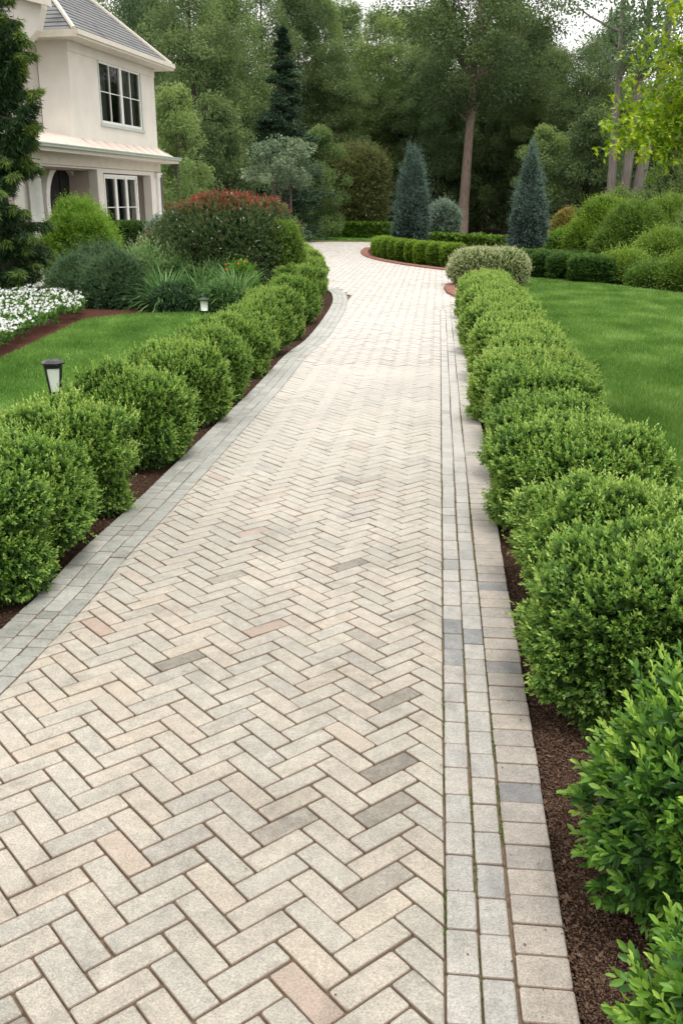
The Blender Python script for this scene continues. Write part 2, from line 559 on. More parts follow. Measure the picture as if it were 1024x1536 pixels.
# ------------------------------------------------------------------ ground
def smooth_noise(x, y, s, seed=0):
    r = rng(900 + seed)
    v = np.zeros_like(x)
    for k in range(7):
        a, f, ph = r.uniform(0, 6.28), r.uniform(.5, 1.8) / s, r.uniform(0, 6.28)
        v += np.sin((x * math.cos(a) + y * math.sin(a)) * f * 6.28 + ph + 1.3 * np.sin((y * math.cos(a) - x * math.sin(a)) * f * 4 + ph))
    return v / 7


def sheet(name, poly, z, mat, kind='structure'):
    me = bpy.data.meshes.new(name)
    me.from_pydata([(p[0], p[1], z) for p in poly], [], [tuple(range(len(poly)))])
    me.materials.append(mat)
    o = link(name, me)
    # face up
    if me.polygons[0].normal.z < 0: me.flip_normals()
    return props(o, kind=kind)


b = MB()
b.poly([(-400, -60, -.012), (400, -60, -.012), (400, 400, -.012), (-400, 400, -.012)])
props(b.build('ground', M['litter']), kind='structure')


def inpoly(x, y, poly):
    x = np.asarray(x); y = np.asarray(y)
    ins = np.zeros(x.shape, bool)
    n = len(poly)
    for i in range(n):
        x1, y1 = poly[i][:2]; x2, y2 = poly[(i + 1) % n][:2]
        c = ((y1 > y) != (y2 > y)) & (x < (x2 - x1) * (y - y1) / (y2 - y1 + 1e-12) + x1)
        ins ^= c
    return ins


def catmull(pts, n=16):
    pts = [np.array(p, float) for p in pts]
    P = [2 * pts[0] - pts[1]] + pts + [2 * pts[-1] - pts[-2]]
    out = []
    for i in range(1, len(P) - 2):
        for k in range(n):
            t = k / n
            out.append(.5 * ((2 * P[i]) + (-P[i - 1] + P[i + 1]) * t + (2 * P[i - 1] - 5 * P[i] + 4 * P[i + 1] - P[i + 2]) * t * t + (-P[i - 1] + 3 * P[i] - 3 * P[i + 1] + P[i + 2]) * t ** 3))
    out.append(pts[-1])
    return np.array(out)


# ------------------------------------------------------------------ driveway
AX = 0.096                                 # inner line of the right border
C1, C2, C3 = .208, .321, .505
inner_px = [(-260, 1300), (0, 1057), (147, 900), (195.5, 840), (274, 756), (363, 654), (421.5, 588), (460, 539), (487.6, 515), (505, 491), (518, 466), (521, 452), (516, 441), (503, 434)]
outer_px = [(-330, 1220), (-60, 1010), (66, 890), (118, 836), (205, 753), (310, 655), (375, 591), (418, 548), (448, 519), (472, 497), (490, 474), (497, 456), (497, 444), (491, 438)]
inner_w = catmull([G(*p) for p in inner_px], 14)
outer_w = catmull([G(*p) for p in outer_px], 14)


def poly_area(p):
    return .5 * sum(p[i][0] * p[(i + 1) % len(p)][1] - p[(i + 1) % len(p)][0] * p[i][1] for i in range(len(p)))


def clip(poly, nx, ny, c):
    """keep nx*x+ny*y <= c"""
    out = []
    for i in range(len(poly)):
        a, bq = poly[i], poly[(i + 1) % len(poly)]
        da, db = nx * a[0] + ny * a[1] - c, nx * bq[0] + ny * bq[1] - c
        if da <= 0: out.append(a)
        if (da < 0) != (db < 0) and abs(da - db) > 1e-12:
            t = da / (da - db)
            out.append((a[0] + (bq[0] - a[0]) * t, a[1] + (bq[1] - a[1]) * t))
    return out


def offset(poly, d):
    n = len(poly)
    out = []
    for i in range(n):
        p0, p1, p2 = poly[i - 1], poly[i], poly[(i + 1) % n]
        e1 = (p1[0] - p0[0], p1[1] - p0[1]); e2 = (p2[0] - p1[0], p2[1] - p1[1])
        l1, l2 = math.hypot(*e1) or 1e-9, math.hypot(*e2) or 1e-9
        n1 = (-e1[1] / l1, e1[0] / l1); n2 = (-e2[1] / l2, e2[0] / l2)
        k = 1 + n1[0] * n2[0] + n1[1] * n2[1]
        k = max(k, .5)
        out.append((p1[0] + (n1[0] + n2[0]) * d / k, p1[1] + (n1[1] + n2[1]) * d / k))
    return out


def dedupe(poly, eps=.013):
    out = []
    for p in poly:
        if not out or math.hypot(p[0] - out[-1][0], p[1] - out[-1][1]) > eps: out.append(p)
    if len(out) > 1 and math.hypot(out[0][0] - out[-1][0], out[0][1] - out[-1][1]) <= eps: out.pop()
    return out


prr = random.Random(3)
PZ = .05


def paver(mb, poly, tone, detail=2, gap=.0035, jit=1.0):
    poly = dedupe(poly)
    if len(poly) < 3: return
    a = poly_area(poly)
    if a < 0: poly = poly[::-1]; a = -a
    if a < .00012: return
    per = sum(math.hypot(poly[i][0] - poly[i - 1][0], poly[i][1] - poly[i - 1][1]) for i in range(len(poly)))
    if a / per < .0030: return
    base = offset(poly, gap * prr.uniform(.8, 1.4))
    if poly_area(base) <= 0: return
    cx = sum(p[0] for p in base) / len(base); cy = sum(p[1] for p in base) / len(base)
    if jit:
        ang = prr.gauss(0, .009) * jit
        ca, sa = math.cos(ang), math.sin(ang)
        dx, dy = prr.gauss(0, .0009), prr.gauss(0, .0009)
        base = [(cx + (p[0] - cx) * ca - (p[1] - cy) * sa + dx, cy + (p[0] - cx) * sa + (p[1] - cy) * ca + dy) for p in base]
    z = PZ + prr.gauss(0, .0012)
    sx, sy = prr.gauss(0, .008), prr.gauss(0, .008)
    H = lambda p, o: (p[0], p[1], z + o + (p[0] - cx) * sx + (p[1] - cy) * sy)
    if detail >= 2:
        n = len(base)
        c = prr.uniform(.006, .011)

        def rounded(pl, c):
            rnd = []
            for i in range(n):
                p0, p1, p2 = pl[i - 1], pl[i], pl[(i + 1) % n]
                l1 = math.hypot(p0[0] - p1[0], p0[1] - p1[1]) or 1e-6; l2 = math.hypot(p2[0] - p1[0], p2[1] - p1[1]) or 1e-6
                k1, k2 = min(c / l1, .3), min(c / l2, .3)
                A = (p1[0] + (p0[0] - p1[0]) * k1, p1[1] + (p0[1] - p1[1]) * k1)
                B = (p1[0] + (p2[0] - p1[0]) * k2, p1[1] + (p2[1] - p1[1]) * k2)
                rnd += [A, ((A[0] + B[0] + p1[0] * 1.2) / 3.2, (A[1] + B[1] + p1[1] * 1.2) / 3.2), B]
            return rnd

        for d_ in (.0065, .004, .002, .0008):
            tp = offset(base, d_)
            if all((tp[i][0] - tp[i - 1][0]) * (base[i][0] - base[i - 1][0]) + (tp[i][1] - tp[i - 1][1]) * (base[i][1] - base[i - 1][1]) > 0 for i in range(n)): break
        r0 = rounded(base, c)
        r2, r3 = rounded(offset(base, d_ * .34), c * .85), rounded(tp, c * .6)
        rings = [[H(p, -.03) for p in r0], [H(p, -.006) for p in r0], [H(p, -.0018) for p in r2], [H(p, 0) for p in r3]]
    elif detail == 1:
        for d_ in (.006, .003, .001):
            r3 = offset(base, d_)
            if all((r3[i][0] - r3[i - 1][0]) * (base[i][0] - base[i - 1][0]) + (r3[i][1] - r3[i - 1][1]) * (base[i][1] - base[i - 1][1]) > 0 for i in range(len(base))): break
        rings = [[H(p, -.03) for p in base], [H(p, -.005) for p in base], [H(p, 0) for p in r3]]
    else:
        rings = [[H(p, -.02) for p in base], [H(p, 0) for p in base]]
    n = len(rings[0])
    vs = [q for r_ in rings for q in r_]
    fs = [(k * n + i, k * n + (i + 1) % n, (k + 1) * n + (i + 1) % n, (k + 1) * n + i) for k in range(len(rings) - 1) for i in range(n)]
    fs.append(tuple(range((len(rings) - 1) * n, len(rings) * n)))
    mb.mesh(vs, fs, [tone + 2] * ((len(rings) - 1 if detail == 0 else len(rings) - 2) * n) + [tone] * (0 if detail == 0 else n) + [tone])


def lvl(y): return 2 if y < 8 else (1 if y < 14 else 0)


def tone_field():
    t = min(.80, max(.30, prr.gauss(.54, .14)))
    u = prr.random()
    if u < .005: t = prr.uniform(.04, .12)
    elif u < .022: t = prr.uniform(.14, .24)
    elif u < .04: t = prr.uniform(.86, .98)
    return t


# left edge of the field as x(y): nearest segment of inner_w
iw_y = inner_w[:, 1]
order = np.argsort(iw_y[:inner_w.shape[0] - 30])
ixs = inner_w[:inner_w.shape[0] - 30][order]


def left_line(y):
    """clip half plane of the left border at row y: returns nx, ny, c keeping the right side"""
    x0, x1 = np.interp(y - .06, ixs[:, 1], ixs[:, 0]), np.interp(y + .06, ixs[:, 1], ixs[:, 0])
    tx, ty = x1 - x0, .12
    l = math.hypot(tx, ty)
    nx, ny = -ty / l, tx / l          # pointing left
    xm = np.interp(y, ixs[:, 1], ixs[:, 0])
    return nx, ny, nx * xm + ny * y


PW, PL = .1045, .276
YH0, YH1 = 1.3, 20.2
fld = MB()
a45 = R(45)
ca, sa = math.cos(a45), math.sin(a45)


def toworld(u, v):          # (u,v) paver axes: u = +45 deg right-up, v = left-up
    return (u * ca - v * sa + AX + .092, u * sa + v * ca)


vw, vl_ = (PW, PW), (PL, -PL)
cnt = 0
for i in range(-30, 330):
    for j in range(-50, 60):
        ou, ov = i * vw[0] + j * vl_[0], i * vw[1] + j * vl_[1]
        X, Y = toworld(ou, ov)
        if Y < YH0 - .4 or Y > YH1 + .4 or X > AX + .5 or X < -9: continue
        for rect in ([(0, 0), (PL, 0), (PL, PW), (0, PW)], [(0, PW), (PW, PW), (PW, PW + PL), (0, PW + PL)]):
            q = [toworld(ou + a_, ov + b_) for a_, b_ in rect]
            yc = sum(p[1] for p in q) / 4
            if yc < YH0 or yc > YH1 + .3: continue
            q = clip(q, 1, 0, AX - .001)
            if len(q) < 3: continue
            xc = sum(p[0] for p in q) / len(q); yc = sum(p[1] for p in q) / len(q)
            nx, ny, c = left_line(yc)
            q = clip(q, nx, ny, c)
            if len(q) < 3: continue
            q = clip(q, 0, 1, YH1)
            if len(q) < 3: continue
            paver(fld, q, tone_field(), lvl(yc), gap=.0036 if yc < 8 else .005, jit=1.0)
            cnt += 1
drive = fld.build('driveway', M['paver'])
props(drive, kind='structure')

for (xa, xb, ln, mk, sd_, off) in ((AX, C1, .193, 'paver_grey', 5, .05), (C1, C2, .184, 'paver_grey', 6, .11), (C2, C3, .1385, 'paver_rose', 7, 0)):
    bm_ = MB()
    r = random.Random(sd_)
    y = 1.0 + off
    while y < 21.6:
        l = ln * r.uniform(.97, 1.03)
        t = min(.8, max(.28, r.gauss(.52, .13)))
        u = r.random()
        if u < (.05 if y < 4.5 else .012): t = r.uniform(.0, .06)
        elif u < (.12 if y < 4.5 else .05): t = r.uniform(.06, .2)
        dx = .004 * math.sin(y * 1.7 + sd_) + (.035 * min(1, max(0, (y - 3) / 7)) if xb == C3 else 0)
        xr = xb + dx
        paver(bm_, [(xa + .0012, y), (xr - .0012, y), (xr - .0012, y + l), (xa + .0012, y + l)], t, lvl(y), gap=.0028, jit=.6)
        y += l
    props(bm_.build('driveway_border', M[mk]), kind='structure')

# left border: three courses that follow the curve
lb = MB()
seg = np.hypot(*(np.diff(inner_w, axis=0).T))
S = np.concatenate([[0], np.cumsum(seg)])
# match outer parameter by nearest perpendicular: resample both by normalised control index
N_ = len(inner_w)


def bpt(s, t):
    k = np.interp(s, S, np.arange(N_))
    a_ = np.array([np.interp(k, np.arange(N_), inner_w[:, 0]), np.interp(k, np.arange(N_), inner_w[:, 1])])
    # outward normal
    k2 = min(N_ - 1, k + .6); k1 = max(0, k - .6)
    q1 = np.array([np.interp(k1, np.arange(N_), inner_w[:, c]) for c in (0, 1)])
    q2 = np.array([np.interp(k2, np.arange(N_), inner_w[:, c]) for c in (0, 1)])
    d = (q2 - q1) / (np.linalg.norm(q2 - q1) + 1e-9)
    return a_ + np.array([-d[1], d[0]]) * t


BW = .365
r = random.Random(11)
for (t0, t1) in ((0, .118), (.118, .236), (.236, BW)):
    s = r.uniform(0, .1)
    while s < S[-1] - .15:
        u = r.random()
        l = .105 if u < .55 else (.155 if u < .75 else .235)
        if s > 12: l *= 1.6
        pts = [bpt(s, t0), bpt(s, t1), bpt(s + l, t1), bpt(s + l, t0)]
        paver(lb, [tuple(p) for p in pts], min(1, max(0, r.gauss(.5, .22))), lvl(pts[0][1]), gap=.0025, jit=.4)
        s += l
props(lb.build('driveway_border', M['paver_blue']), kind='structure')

# paving beyond, in long running courses
island_px = [(552, 374), (546, 379), (550, 385), (566, 391), (598, 397.5), (636, 403), (668, 407), (690, 409), (720, 409)]
isl = catmull([G(*p) for p in island_px], 8)
far_poly = [tuple(inner_w[-1]), tuple(G(488, 436)), tuple(G(470, 428)), (-6.8, 30.5), (-13, 35), (-22, 43), tuple(G(300, 367)), tuple(G(455, 364)), tuple(G(560, 364)), tuple(G(600, 366))] + [tuple(p) for p in isl[:-6]] + [tuple(G(676, 428)), tuple(G(686, 446)), (C3 + .02, 21.6), (AX, 21.6), (AX, 20.2)]
lf = [(float(np.interp(y, ixs[:, 1], ixs[:, 0])), y) for y in np.arange(20.2, 25.2, .5)] + [tuple(p) for p in inner_w[-34:] if p[1] > 25.2]
far_poly += lf
sheet('driveway_base', [tuple(p) for p in far_poly], .034, M['sand_pale'])
fp = MB()
for i in range(120, 760):
    for j in range(-120, 60):
        ou, ov = i * vw[0] + j * vl_[0], i * vw[1] + j * vl_[1]
        X, Y = toworld(ou, ov)
        if Y < YH1 - .4 or Y > 60 or X > 8 or X < -24: continue
        if (math.degrees(math.atan2(X, Y)) + math.degrees(YAW)) < -24: continue
        for rect in ([(0, 0), (PL, 0), (PL, PW), (0, PW)], [(0, PW), (PW, PW), (PW, PW + PL), (0, PW + PL)]):
            q = [toworld(ou + a_, ov + b_) for a_, b_ in rect]
            q = clip(q, 0, -1, -YH1)
            if len(q) < 3: continue
            xc = sum(p[0] for p in q) / len(q); yc = sum(p[1] for p in q) / len(q)
            if yc < 21.6:
                q = clip(q, 1, 0, AX - .001)
                if len(q) < 3: continue
                xc = sum(p[0] for p in q) / len(q)
            if yc < 24.5:
                q = clip(q, *left_line(yc))
                if len(q) < 3: continue
                if yc >= 21.6 and not inpoly(sum(p[0] for p in q) / len(q), yc, [(-9, 21), (C3 + .02, 21.5), tuple(G(686, 446)), (1.0, 26), (-9, 26)]): continue
            elif not inpoly(xc, yc, far_poly): continue
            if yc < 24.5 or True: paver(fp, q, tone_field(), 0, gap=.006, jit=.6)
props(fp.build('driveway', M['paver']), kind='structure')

# sand bed under the pavers
bed = [(C3 - .012, 1.0), (C3 - .012, 21.7), (AX - 1, 21.7)] + [tuple(bpt(s, BW - .02)) for s in np.linspace(S[-1] - .1, 0, 60)] + [(-3.2, 1.0)]
sheet('joint_sand', bed, .032, M['sand'])

# moss and weeds in the long joints
rg = rng(21)
n = 5200
yy = 1.6 + rg.random(n) ** 1.6 * 9
xx = rg.choice([AX, C1, C2], n, p=[.35, .25, .4]) + rg.normal(size=n) * .0035
keep = smooth_noise(xx * 3, yy, .8, 3) > -.05
xx, yy = xx[keep], yy[keep]
P = np.stack([xx, yy, np.full(len(xx), .040)], 1)
D = rg.normal(size=(len(xx), 3)) * .5; D[:, 2] += .8
ms_ = leafobj('joint_moss', [leaves(P, D, rg.uniform(.006, .014, len(xx)), .6, rg.uniform(.1, .8, len(xx)), T_DIA, rg)], M['lf_shrub'])
props(ms_, kind='stuff')

# bits of bark and dry leaf blown onto the paving
rg = rng(23)
n = 260
yy = 1.7 + rg.random(n) ** 1.5 * 12
xx = np.where(rg.random(n) < .55, C3 - np.abs(rg.normal(size=n)) * .12, rg.uniform(-2.4, .5, n))
P = np.stack([xx, yy, np.full(n, PZ + .004)], 1)
D = rg.normal(size=(n, 3)); D[:, 2] *= .12
props(leafobj('bark_crumbs', [leaves(P, D, rg.uniform(.004, .014, n), .5, rg.random(n), T_FOLD, rg, .7)], M['twig']), kind='stuff')

# ------------------------------------------------------------------ mulch strips, lawns, kerbs
lm_in = [tuple(bpt(s, BW - .01)) for s in np.linspace(0, S[-1] - .1, 50)]
left_mulch = lm_in + [(-6.6, 29.5), (-7.6, 28.5), (-6.3, 20), (-5.2, 14), (-5.2, 8), (-6.0, 5.0), (-8, 2.2)]
sheet('mulch_strip', left_mulch, .012, M['mulch'])
right_mulch = [(C3 + .01, 1.0), (C3 + .03, 21.7), (1.7, 24.6), (1.7, 1.0)]
right_mulch = [(x_ + .0, y_) for x_, y_ in right_mulch]
sheet('mulch_strip', right_mulch, .012, M['mulch'])
for k, poly in enumerate((left_mulch, right_mulch)):
    rg = rng(30 + k)
    n = 90000 if k else 60000
    if k:
        x = rg.uniform(C3 - .02, .95, n); y = 1.5 + 11 * rg.random(n) ** 2.2
    else:
        s = S[-1] * rg.random(n) ** 1.0
        kk = np.interp(s, S, np.arange(N_))
        x = np.interp(kk, np.arange(N_), inner_w[:, 0]); y = np.interp(kk, np.arange(N_), inner_w[:, 1])
        gx = np.gradient(inner_w[:, 0]); gy = np.gradient(inner_w[:, 1])
        tx = np.interp(kk, np.arange(N_), gx); ty = np.interp(kk, np.arange(N_), gy)
        l = np.hypot(tx, ty)
        off = BW - .02 + rg.uniform(0, .75, n) ** 1.2
        x = x - ty / l * off; y = y + tx / l * off
        m_ = (y < 22)
        x, y = x[m_], y[m_]
    n = len(x)
    P = np.stack([x, y, .014 + rg.random(n) * .014], 1)
    D = rg.normal(size=(n, 3)); D[:, 2] *= .25
    sz = rg.uniform(.004, .015, n) * np.where(rg.random(n) < .03, 2.8, 1)
    m_ = surf_mat('bark_chip', (.03, .018, .012), (.18, .115, .08), scale=60, bump=.4, bscale=200, c3=(.075, .045, .03), rough=.9, spec=.1) if k == 0 else m_
    props(leafobj('mulch_chips', [leaves(P, D, sz, .45, rg.random(n), T_FOLD, rg, .5)], m_), kind='stuff')

lawn_r = [(1.45, 1.0), (1.45, 24.8), tuple(G(762, 414)), tuple(G(850, 421)), tuple(G(930, 431)), tuple(G(1024, 443)), tuple(G(1200, 470)), (22, 14), (22, 1.0)]
lawn_l = [(-4.2, 4.0)] + [tuple(G(*p)) for p in ((-160, 620), (-60, 566), (0, 541), (60, 513), (125, 481), (190, 473), (300, 470), (360, 468))] + [(-4.4, 19), (-3.5, 13), (-3.2, 9)]
lawn_l = [tuple(G(*p)) for p in ((-500, 760), (-260, 640), (-60, 560), (0, 541), (60, 513), (125, 481), (190, 473), (300, 470), (385, 468))] + [tuple(G(*p)) for p in ((330, 560), (230, 650), (130, 740), (0, 850), (-250, 1050))]
lawn_b = [tuple(G(*p)) for p in ((380, 362.5), (455, 361.5), (520, 362.5), (575, 363), (640, 357), (640, 349), (560, 349), (480, 347), (380, 345))]
sheet('lawn', lawn_r, .018, M['turf'])
sheet('lawn', lawn_l, .018, M['turf'])
sheet('lawn', lawn_b, .018, M['turf'])
sheet('mulch_bed', [tuple(G(*p)) for p in ((-300, 700), (0, 560), (70, 527), (135, 490), (200, 480), (310, 477), (400, 470), (455, 440), (470, 395), (400, 380), (200, 395), (-200, 400))], .010, M['mulch_red'])
sheet('mulch_bed', [tuple(p) for p in isl] + [tuple(G(*p)) for p in ((1100, 440), (1100, 350), (600, 352))], .010, M['mulch'])


def grass(poly, dens, ymax, seed, hgt, name, xr=None):
    rg = rng(seed)
    p = np.array(poly)
    x0, y0 = p.min(0); x1, y1 = p.max(0)
    if xr: x0, x1 = xr
    y1 = min(y1, ymax)
    n = int((x1 - x0) * (y1 - y0) * dens * 1.6)
    x = rg.uniform(x0, x1, n); y = rg.uniform(y0, y1, n)
    d = np.hypot(x, y)
    # fewer and wider blades farther off; only what a step to the side of the camera could see
    keep = inpoly(x, y, poly) & (rg.random(n) < np.clip(9.0 / d, .12, 1) ** 1.2)
    az = np.degrees(np.arctan2(x, y)) + math.degrees(YAW)
    keep &= (np.abs(az) < 30) & (d > 4)
    x, y, d = x[keep], y[keep], d[keep]
    n = len(x)
    P = np.stack([x, y, np.full(n, .016)], 1)
    lean = smooth_noise(x, y, 1.5, seed)
    D = rg.normal(size=(n, 3)) * .38
    D[:, 0] += .35 * lean; D[:, 1] += .25 * smooth_noise(x, y, 2.2, seed + 1)
    D[:, 2] = 1
    wd = np.clip(d * .00075, .005, .05)
    h = hgt * rg.uniform(.6, 1.25, n) * (1 + .18 * lean)
    tone = .44 + .30 * smooth_noise(x, y, 2.6, seed + 2) + .20 * smooth_noise(x * 1.0, y * .45, .9, seed + 3) + rg.normal(size=n) * .14
    tone += (rg.random(n) < .05) * .4
    D = unit(D)
    a = rg.uniform(0, 6.28, n)
    Sd = np.stack([np.cos(a), np.sin(a), np.zeros(n)], 1)
    V = np.stack([P - Sd * (wd / 2)[:, None], P + Sd * (wd / 2)[:, None], P + D * h[:, None] * .98], 1).reshape(-1, 3)
    F = np.arange(n * 3).reshape(-1, 3)
    me = npmesh(name, V, F, M['lf_grass'], {'tone': np.clip(tone, 0, 1)})
    props(link(name, me), kind='stuff')
    return n


grass(lawn_r, 5600, 31, 51, .068, 'grass', (1.3, 13))
grass(lawn_l, 4200, 24, 52, .055, 'grass', (-12, -1))
grass(lawn_b, 500, 80, 53, .06, 'grass')


def kerb_line(pts, wdt=.16, h=.07, name='kerb', mat='kerb', zb=.03, joint=.22):
    pts = np.array(pts)
    sg = np.hypot(*(np.diff(pts, axis=0).T))
    S_ = np.concatenate([[0], np.cumsum(sg)])
    f = lambda s: np.array([np.interp(s, S_, pts[:, 0]), np.interp(s, S_, pts[:, 1])])
    mb = MB()
    s = 0
    rr = random.Random(4)
    while s < S_[-1] - .05:
        e = min(S_[-1], s + joint)
        a_, b_ = f(s + .006), f(e - .006)
        d = (b_ - a_) / (np.linalg.norm(b_ - a_) + 1e-9)
        nn = np.array([-d[1], d[0]]) * wdt / 2
        q = [a_ - nn, b_ - nn, b_ + nn, a_ + nn]
        hz = h + rr.gauss(0, .003)
        ins = .012
        c = sum(q) / 4
        top = [p + (c - p) * .07 for p in q]
        vs = [(p[0], p[1], 0) for p in q] + [(p[0], p[1], zb + hz - ins) for p in q] + [(p[0], p[1], zb + hz) for p in top]
        fs = [(0, 1, 5, 4), (1, 2, 6, 5), (2, 3, 7, 6), (3, 0, 4, 7), (4, 5, 9, 8), (5, 6, 10, 9), (6, 7, 11, 10), (7, 4, 8, 11), (8, 9, 10, 11)]
        mb.mesh(vs, fs, rr.random())
        s = e
    return props(mb.build(name, M[mat]), kind='structure')


kerb_line(isl[:-6], .34, .07, joint=.3)
kerb_line([G(676, 431), G(673, 436), G(678, 443), G(690, 449)], .3, .08)
kerb_line([G(380, 364.2), G(455, 363.4), G(520, 364), G(600, 365)], .3, .05, joint=.5)


# ------------------------------------------------------------------ boxwood hedges along the drive
def boxwood(seed, rx=.62, ry=.62, h=.86, n=6600, p=2.9, tmpl=T_FOLD, size=.034, nl=8, mat='box', amp=.15, length=.055, width=.55, inner=1.0):
    """mesh data of one clipped boxwood: many short leafy shoots over darker inner leaves"""
    rg = rng(seed)
    P, N = shell(n, rx, ry, h, p, seed, amp=amp, nb=46, sharp=26, depth=.12, low=.04, fine=.13)
    tip = .18 * (N[:, 2] > .2)
    parts = sprigs(P, N, length, nl, size, width, tmpl, rg, up=.45, tone0=.12, tone1=.82, jit=.10)
    # longer fresh shoots here and there
    k = rg.random(len(P)) < .16
    parts += sprigs(P[k], N[k], length * 2.2, nl + 2, size, width, tmpl, rg, up=.9, tone0=.35, tone1=.95, jit=.08)
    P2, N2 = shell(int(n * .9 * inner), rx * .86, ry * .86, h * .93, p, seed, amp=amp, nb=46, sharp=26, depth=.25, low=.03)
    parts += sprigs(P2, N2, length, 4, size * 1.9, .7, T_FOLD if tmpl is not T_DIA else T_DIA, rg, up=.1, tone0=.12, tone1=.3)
    if any(q[1].shape[1] != parts[0][1].shape[1] for q in parts):
        parts = [q for q in parts if q[1].shape[1] == parts[0][1].shape[1]]
    V, F, T = join(parts)
    return npmesh('boxwood_foliage', V, F, M['lf_' + mat], {'tone': np.clip(T, 0, 1)})


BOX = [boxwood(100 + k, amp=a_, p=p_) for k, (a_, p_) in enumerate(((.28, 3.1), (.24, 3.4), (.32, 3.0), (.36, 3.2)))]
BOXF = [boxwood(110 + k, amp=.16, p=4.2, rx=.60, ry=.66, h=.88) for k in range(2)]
STEM = stems(.5, .8, 16, 3).build('stems', M['twig'])
STEM_ME = STEM.data
bpy.data.objects.remove(STEM)


def plant(name, fol_me, stem_me, loc, label, cat, group=None, rz=0, sc=(1, 1, 1)):
    o = empty(name, loc, label, cat, group, rz)
    o.scale = sc
    tl = random.Random(int(loc[1] * 100))
    o.rotation_euler = (tl.uniform(-.05, .05), tl.uniform(-.05, .05), rz)
    link('foliage', fol_me, o)
    if stem_me is not None: link('stems', stem_me, o)
    return o


# right hedge: (x, y, sx, sy, sz, variant)
GR, GL = 'boxwoods of the hedge on the right of the driveway', 'boxwoods of the hedge on the left of the driveway'
right = [(1.10, 4.25, 1.03, .98, .98, 0), (1.05, 5.50, .98, 1.02, .93, 2), (1.06, 6.85, 1.0, 1.02, .92, 1), (1.03, 8.15, .92, .98, .90, 0),
         (1.05, 9.4, .90, 1.0, .90, 2), (1.02, 10.6, .88, 1.0, .90, 1), (1.04, 11.8, .88, 1.0, .91, 0), (1.03, 13.0, .86, 1.0, .9, 2), (1.04, 14.2, .86, 1.0, .91, 1),
         (1.03, 15.4, .86, 1.02, .92, 0), (1.04, 16.6, .86, 1.02, .92, 1), (1.03, 17.8, .86, 1.02, .92, 2), (1.04, 19.0, .86, 1.02, .93, 0), (1.03, 20.2, .86, 1.02, .93, 1), (1.04, 21.4, .84, 1.0, .94, 2), (1.06, 22.4, .82, .9, .95, 1)]
ordn = ['first', 'second', 'third', 'fourth', 'fifth', 'sixth', 'seventh', 'eighth', 'ninth', 'tenth', 'eleventh', 'twelfth', 'thirteenth', 'fourteenth', 'fifteenth', 'sixteenth']
right = [(x + .05 + (.0 if y < 9 else .02), y, a_ * (1 if y < 11 else .94), b_, c_, v) for x, y, a_, b_, c_, v in right]
for i, (x, y, a_, b_, c_, v) in enumerate(right):
    lab = 'big loose boxwood directly behind the broad leaved shrub, by the lawn' if i == 0 else \
          f'bright green boxwood between lawn and driveway, {ordn[i]} behind the broad leaved shrubs'
    if i == len(right) - 1: lab = 'flat topped boxwood ending the lawn side hedge, beside the white variegated shrub'
    if y < 10: b_ *= .93; c_ *= (1.02, .96, 1.05, .97, 1.02)[i % 5]
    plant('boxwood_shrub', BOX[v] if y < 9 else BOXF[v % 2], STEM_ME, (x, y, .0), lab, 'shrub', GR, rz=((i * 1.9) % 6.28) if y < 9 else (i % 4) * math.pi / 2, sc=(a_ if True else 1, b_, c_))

# left hedge, one by one from near to far: toe pixel (right edge, base row), width scale
left = [(60, 925, 1.0, 1.0), (140, 852, .98, .98), (196, 782, .92, .95), (290, 703, .92, .94), (346, 643, .86, .93), (379, 606, .86, .92), (411, 568, .85, .92),
        (437, 537, .85, .92), (457, 512, .88, .93), (478, 488, .92, .96), (489, 461, .95, .98), (491, 440, .98, 1.0), (489, 424, .98, 1.0), (480, 411, 1.0, 1.0)]
llab = ['boxwood cut by the frame at the near end of the lantern side hedge', 'full round boxwood in front of the black lantern, second of its hedge',
        'boxwood just behind and beside the black lantern, light shoot on its flank', 'free standing round boxwood next past the black lantern, wide gap on both sides',
        'boxwood fifth along the lantern side hedge', 'boxwood sixth along the lantern side hedge', 'boxwood seventh along the lantern side hedge', 'boxwood eighth along the lantern side hedge',
        'boxwood ninth along the lantern side hedge', 'boxwood tenth along the lantern side hedge', 'boxwood at the start of the bend of the drive, eleventh of the lantern side hedge',
        'boxwood on the bend of the drive, twelfth of the lantern side hedge', 'boxwood past the bend, below the red tipped shrub, last but one of its hedge',
        'boxwood at the far end of the lantern side hedge, beside the open paving']
for i, (px, py, s, sz) in enumerate(left):
    g = G(px, py)
    R_ = .62 * s
    x, y = g[0] - R_ * 1.08, g[1] + .16
    plant('boxwood_shrub', BOX[(i * 3 + 1) % 4], STEM_ME, (x, y, 0), llab[i], 'shrub', GL, rz=(i * 2.3 + 1) % 6.28, sc=(s * .97, s * .97, sz * (1.10 if i >= 2 else 1.0)))

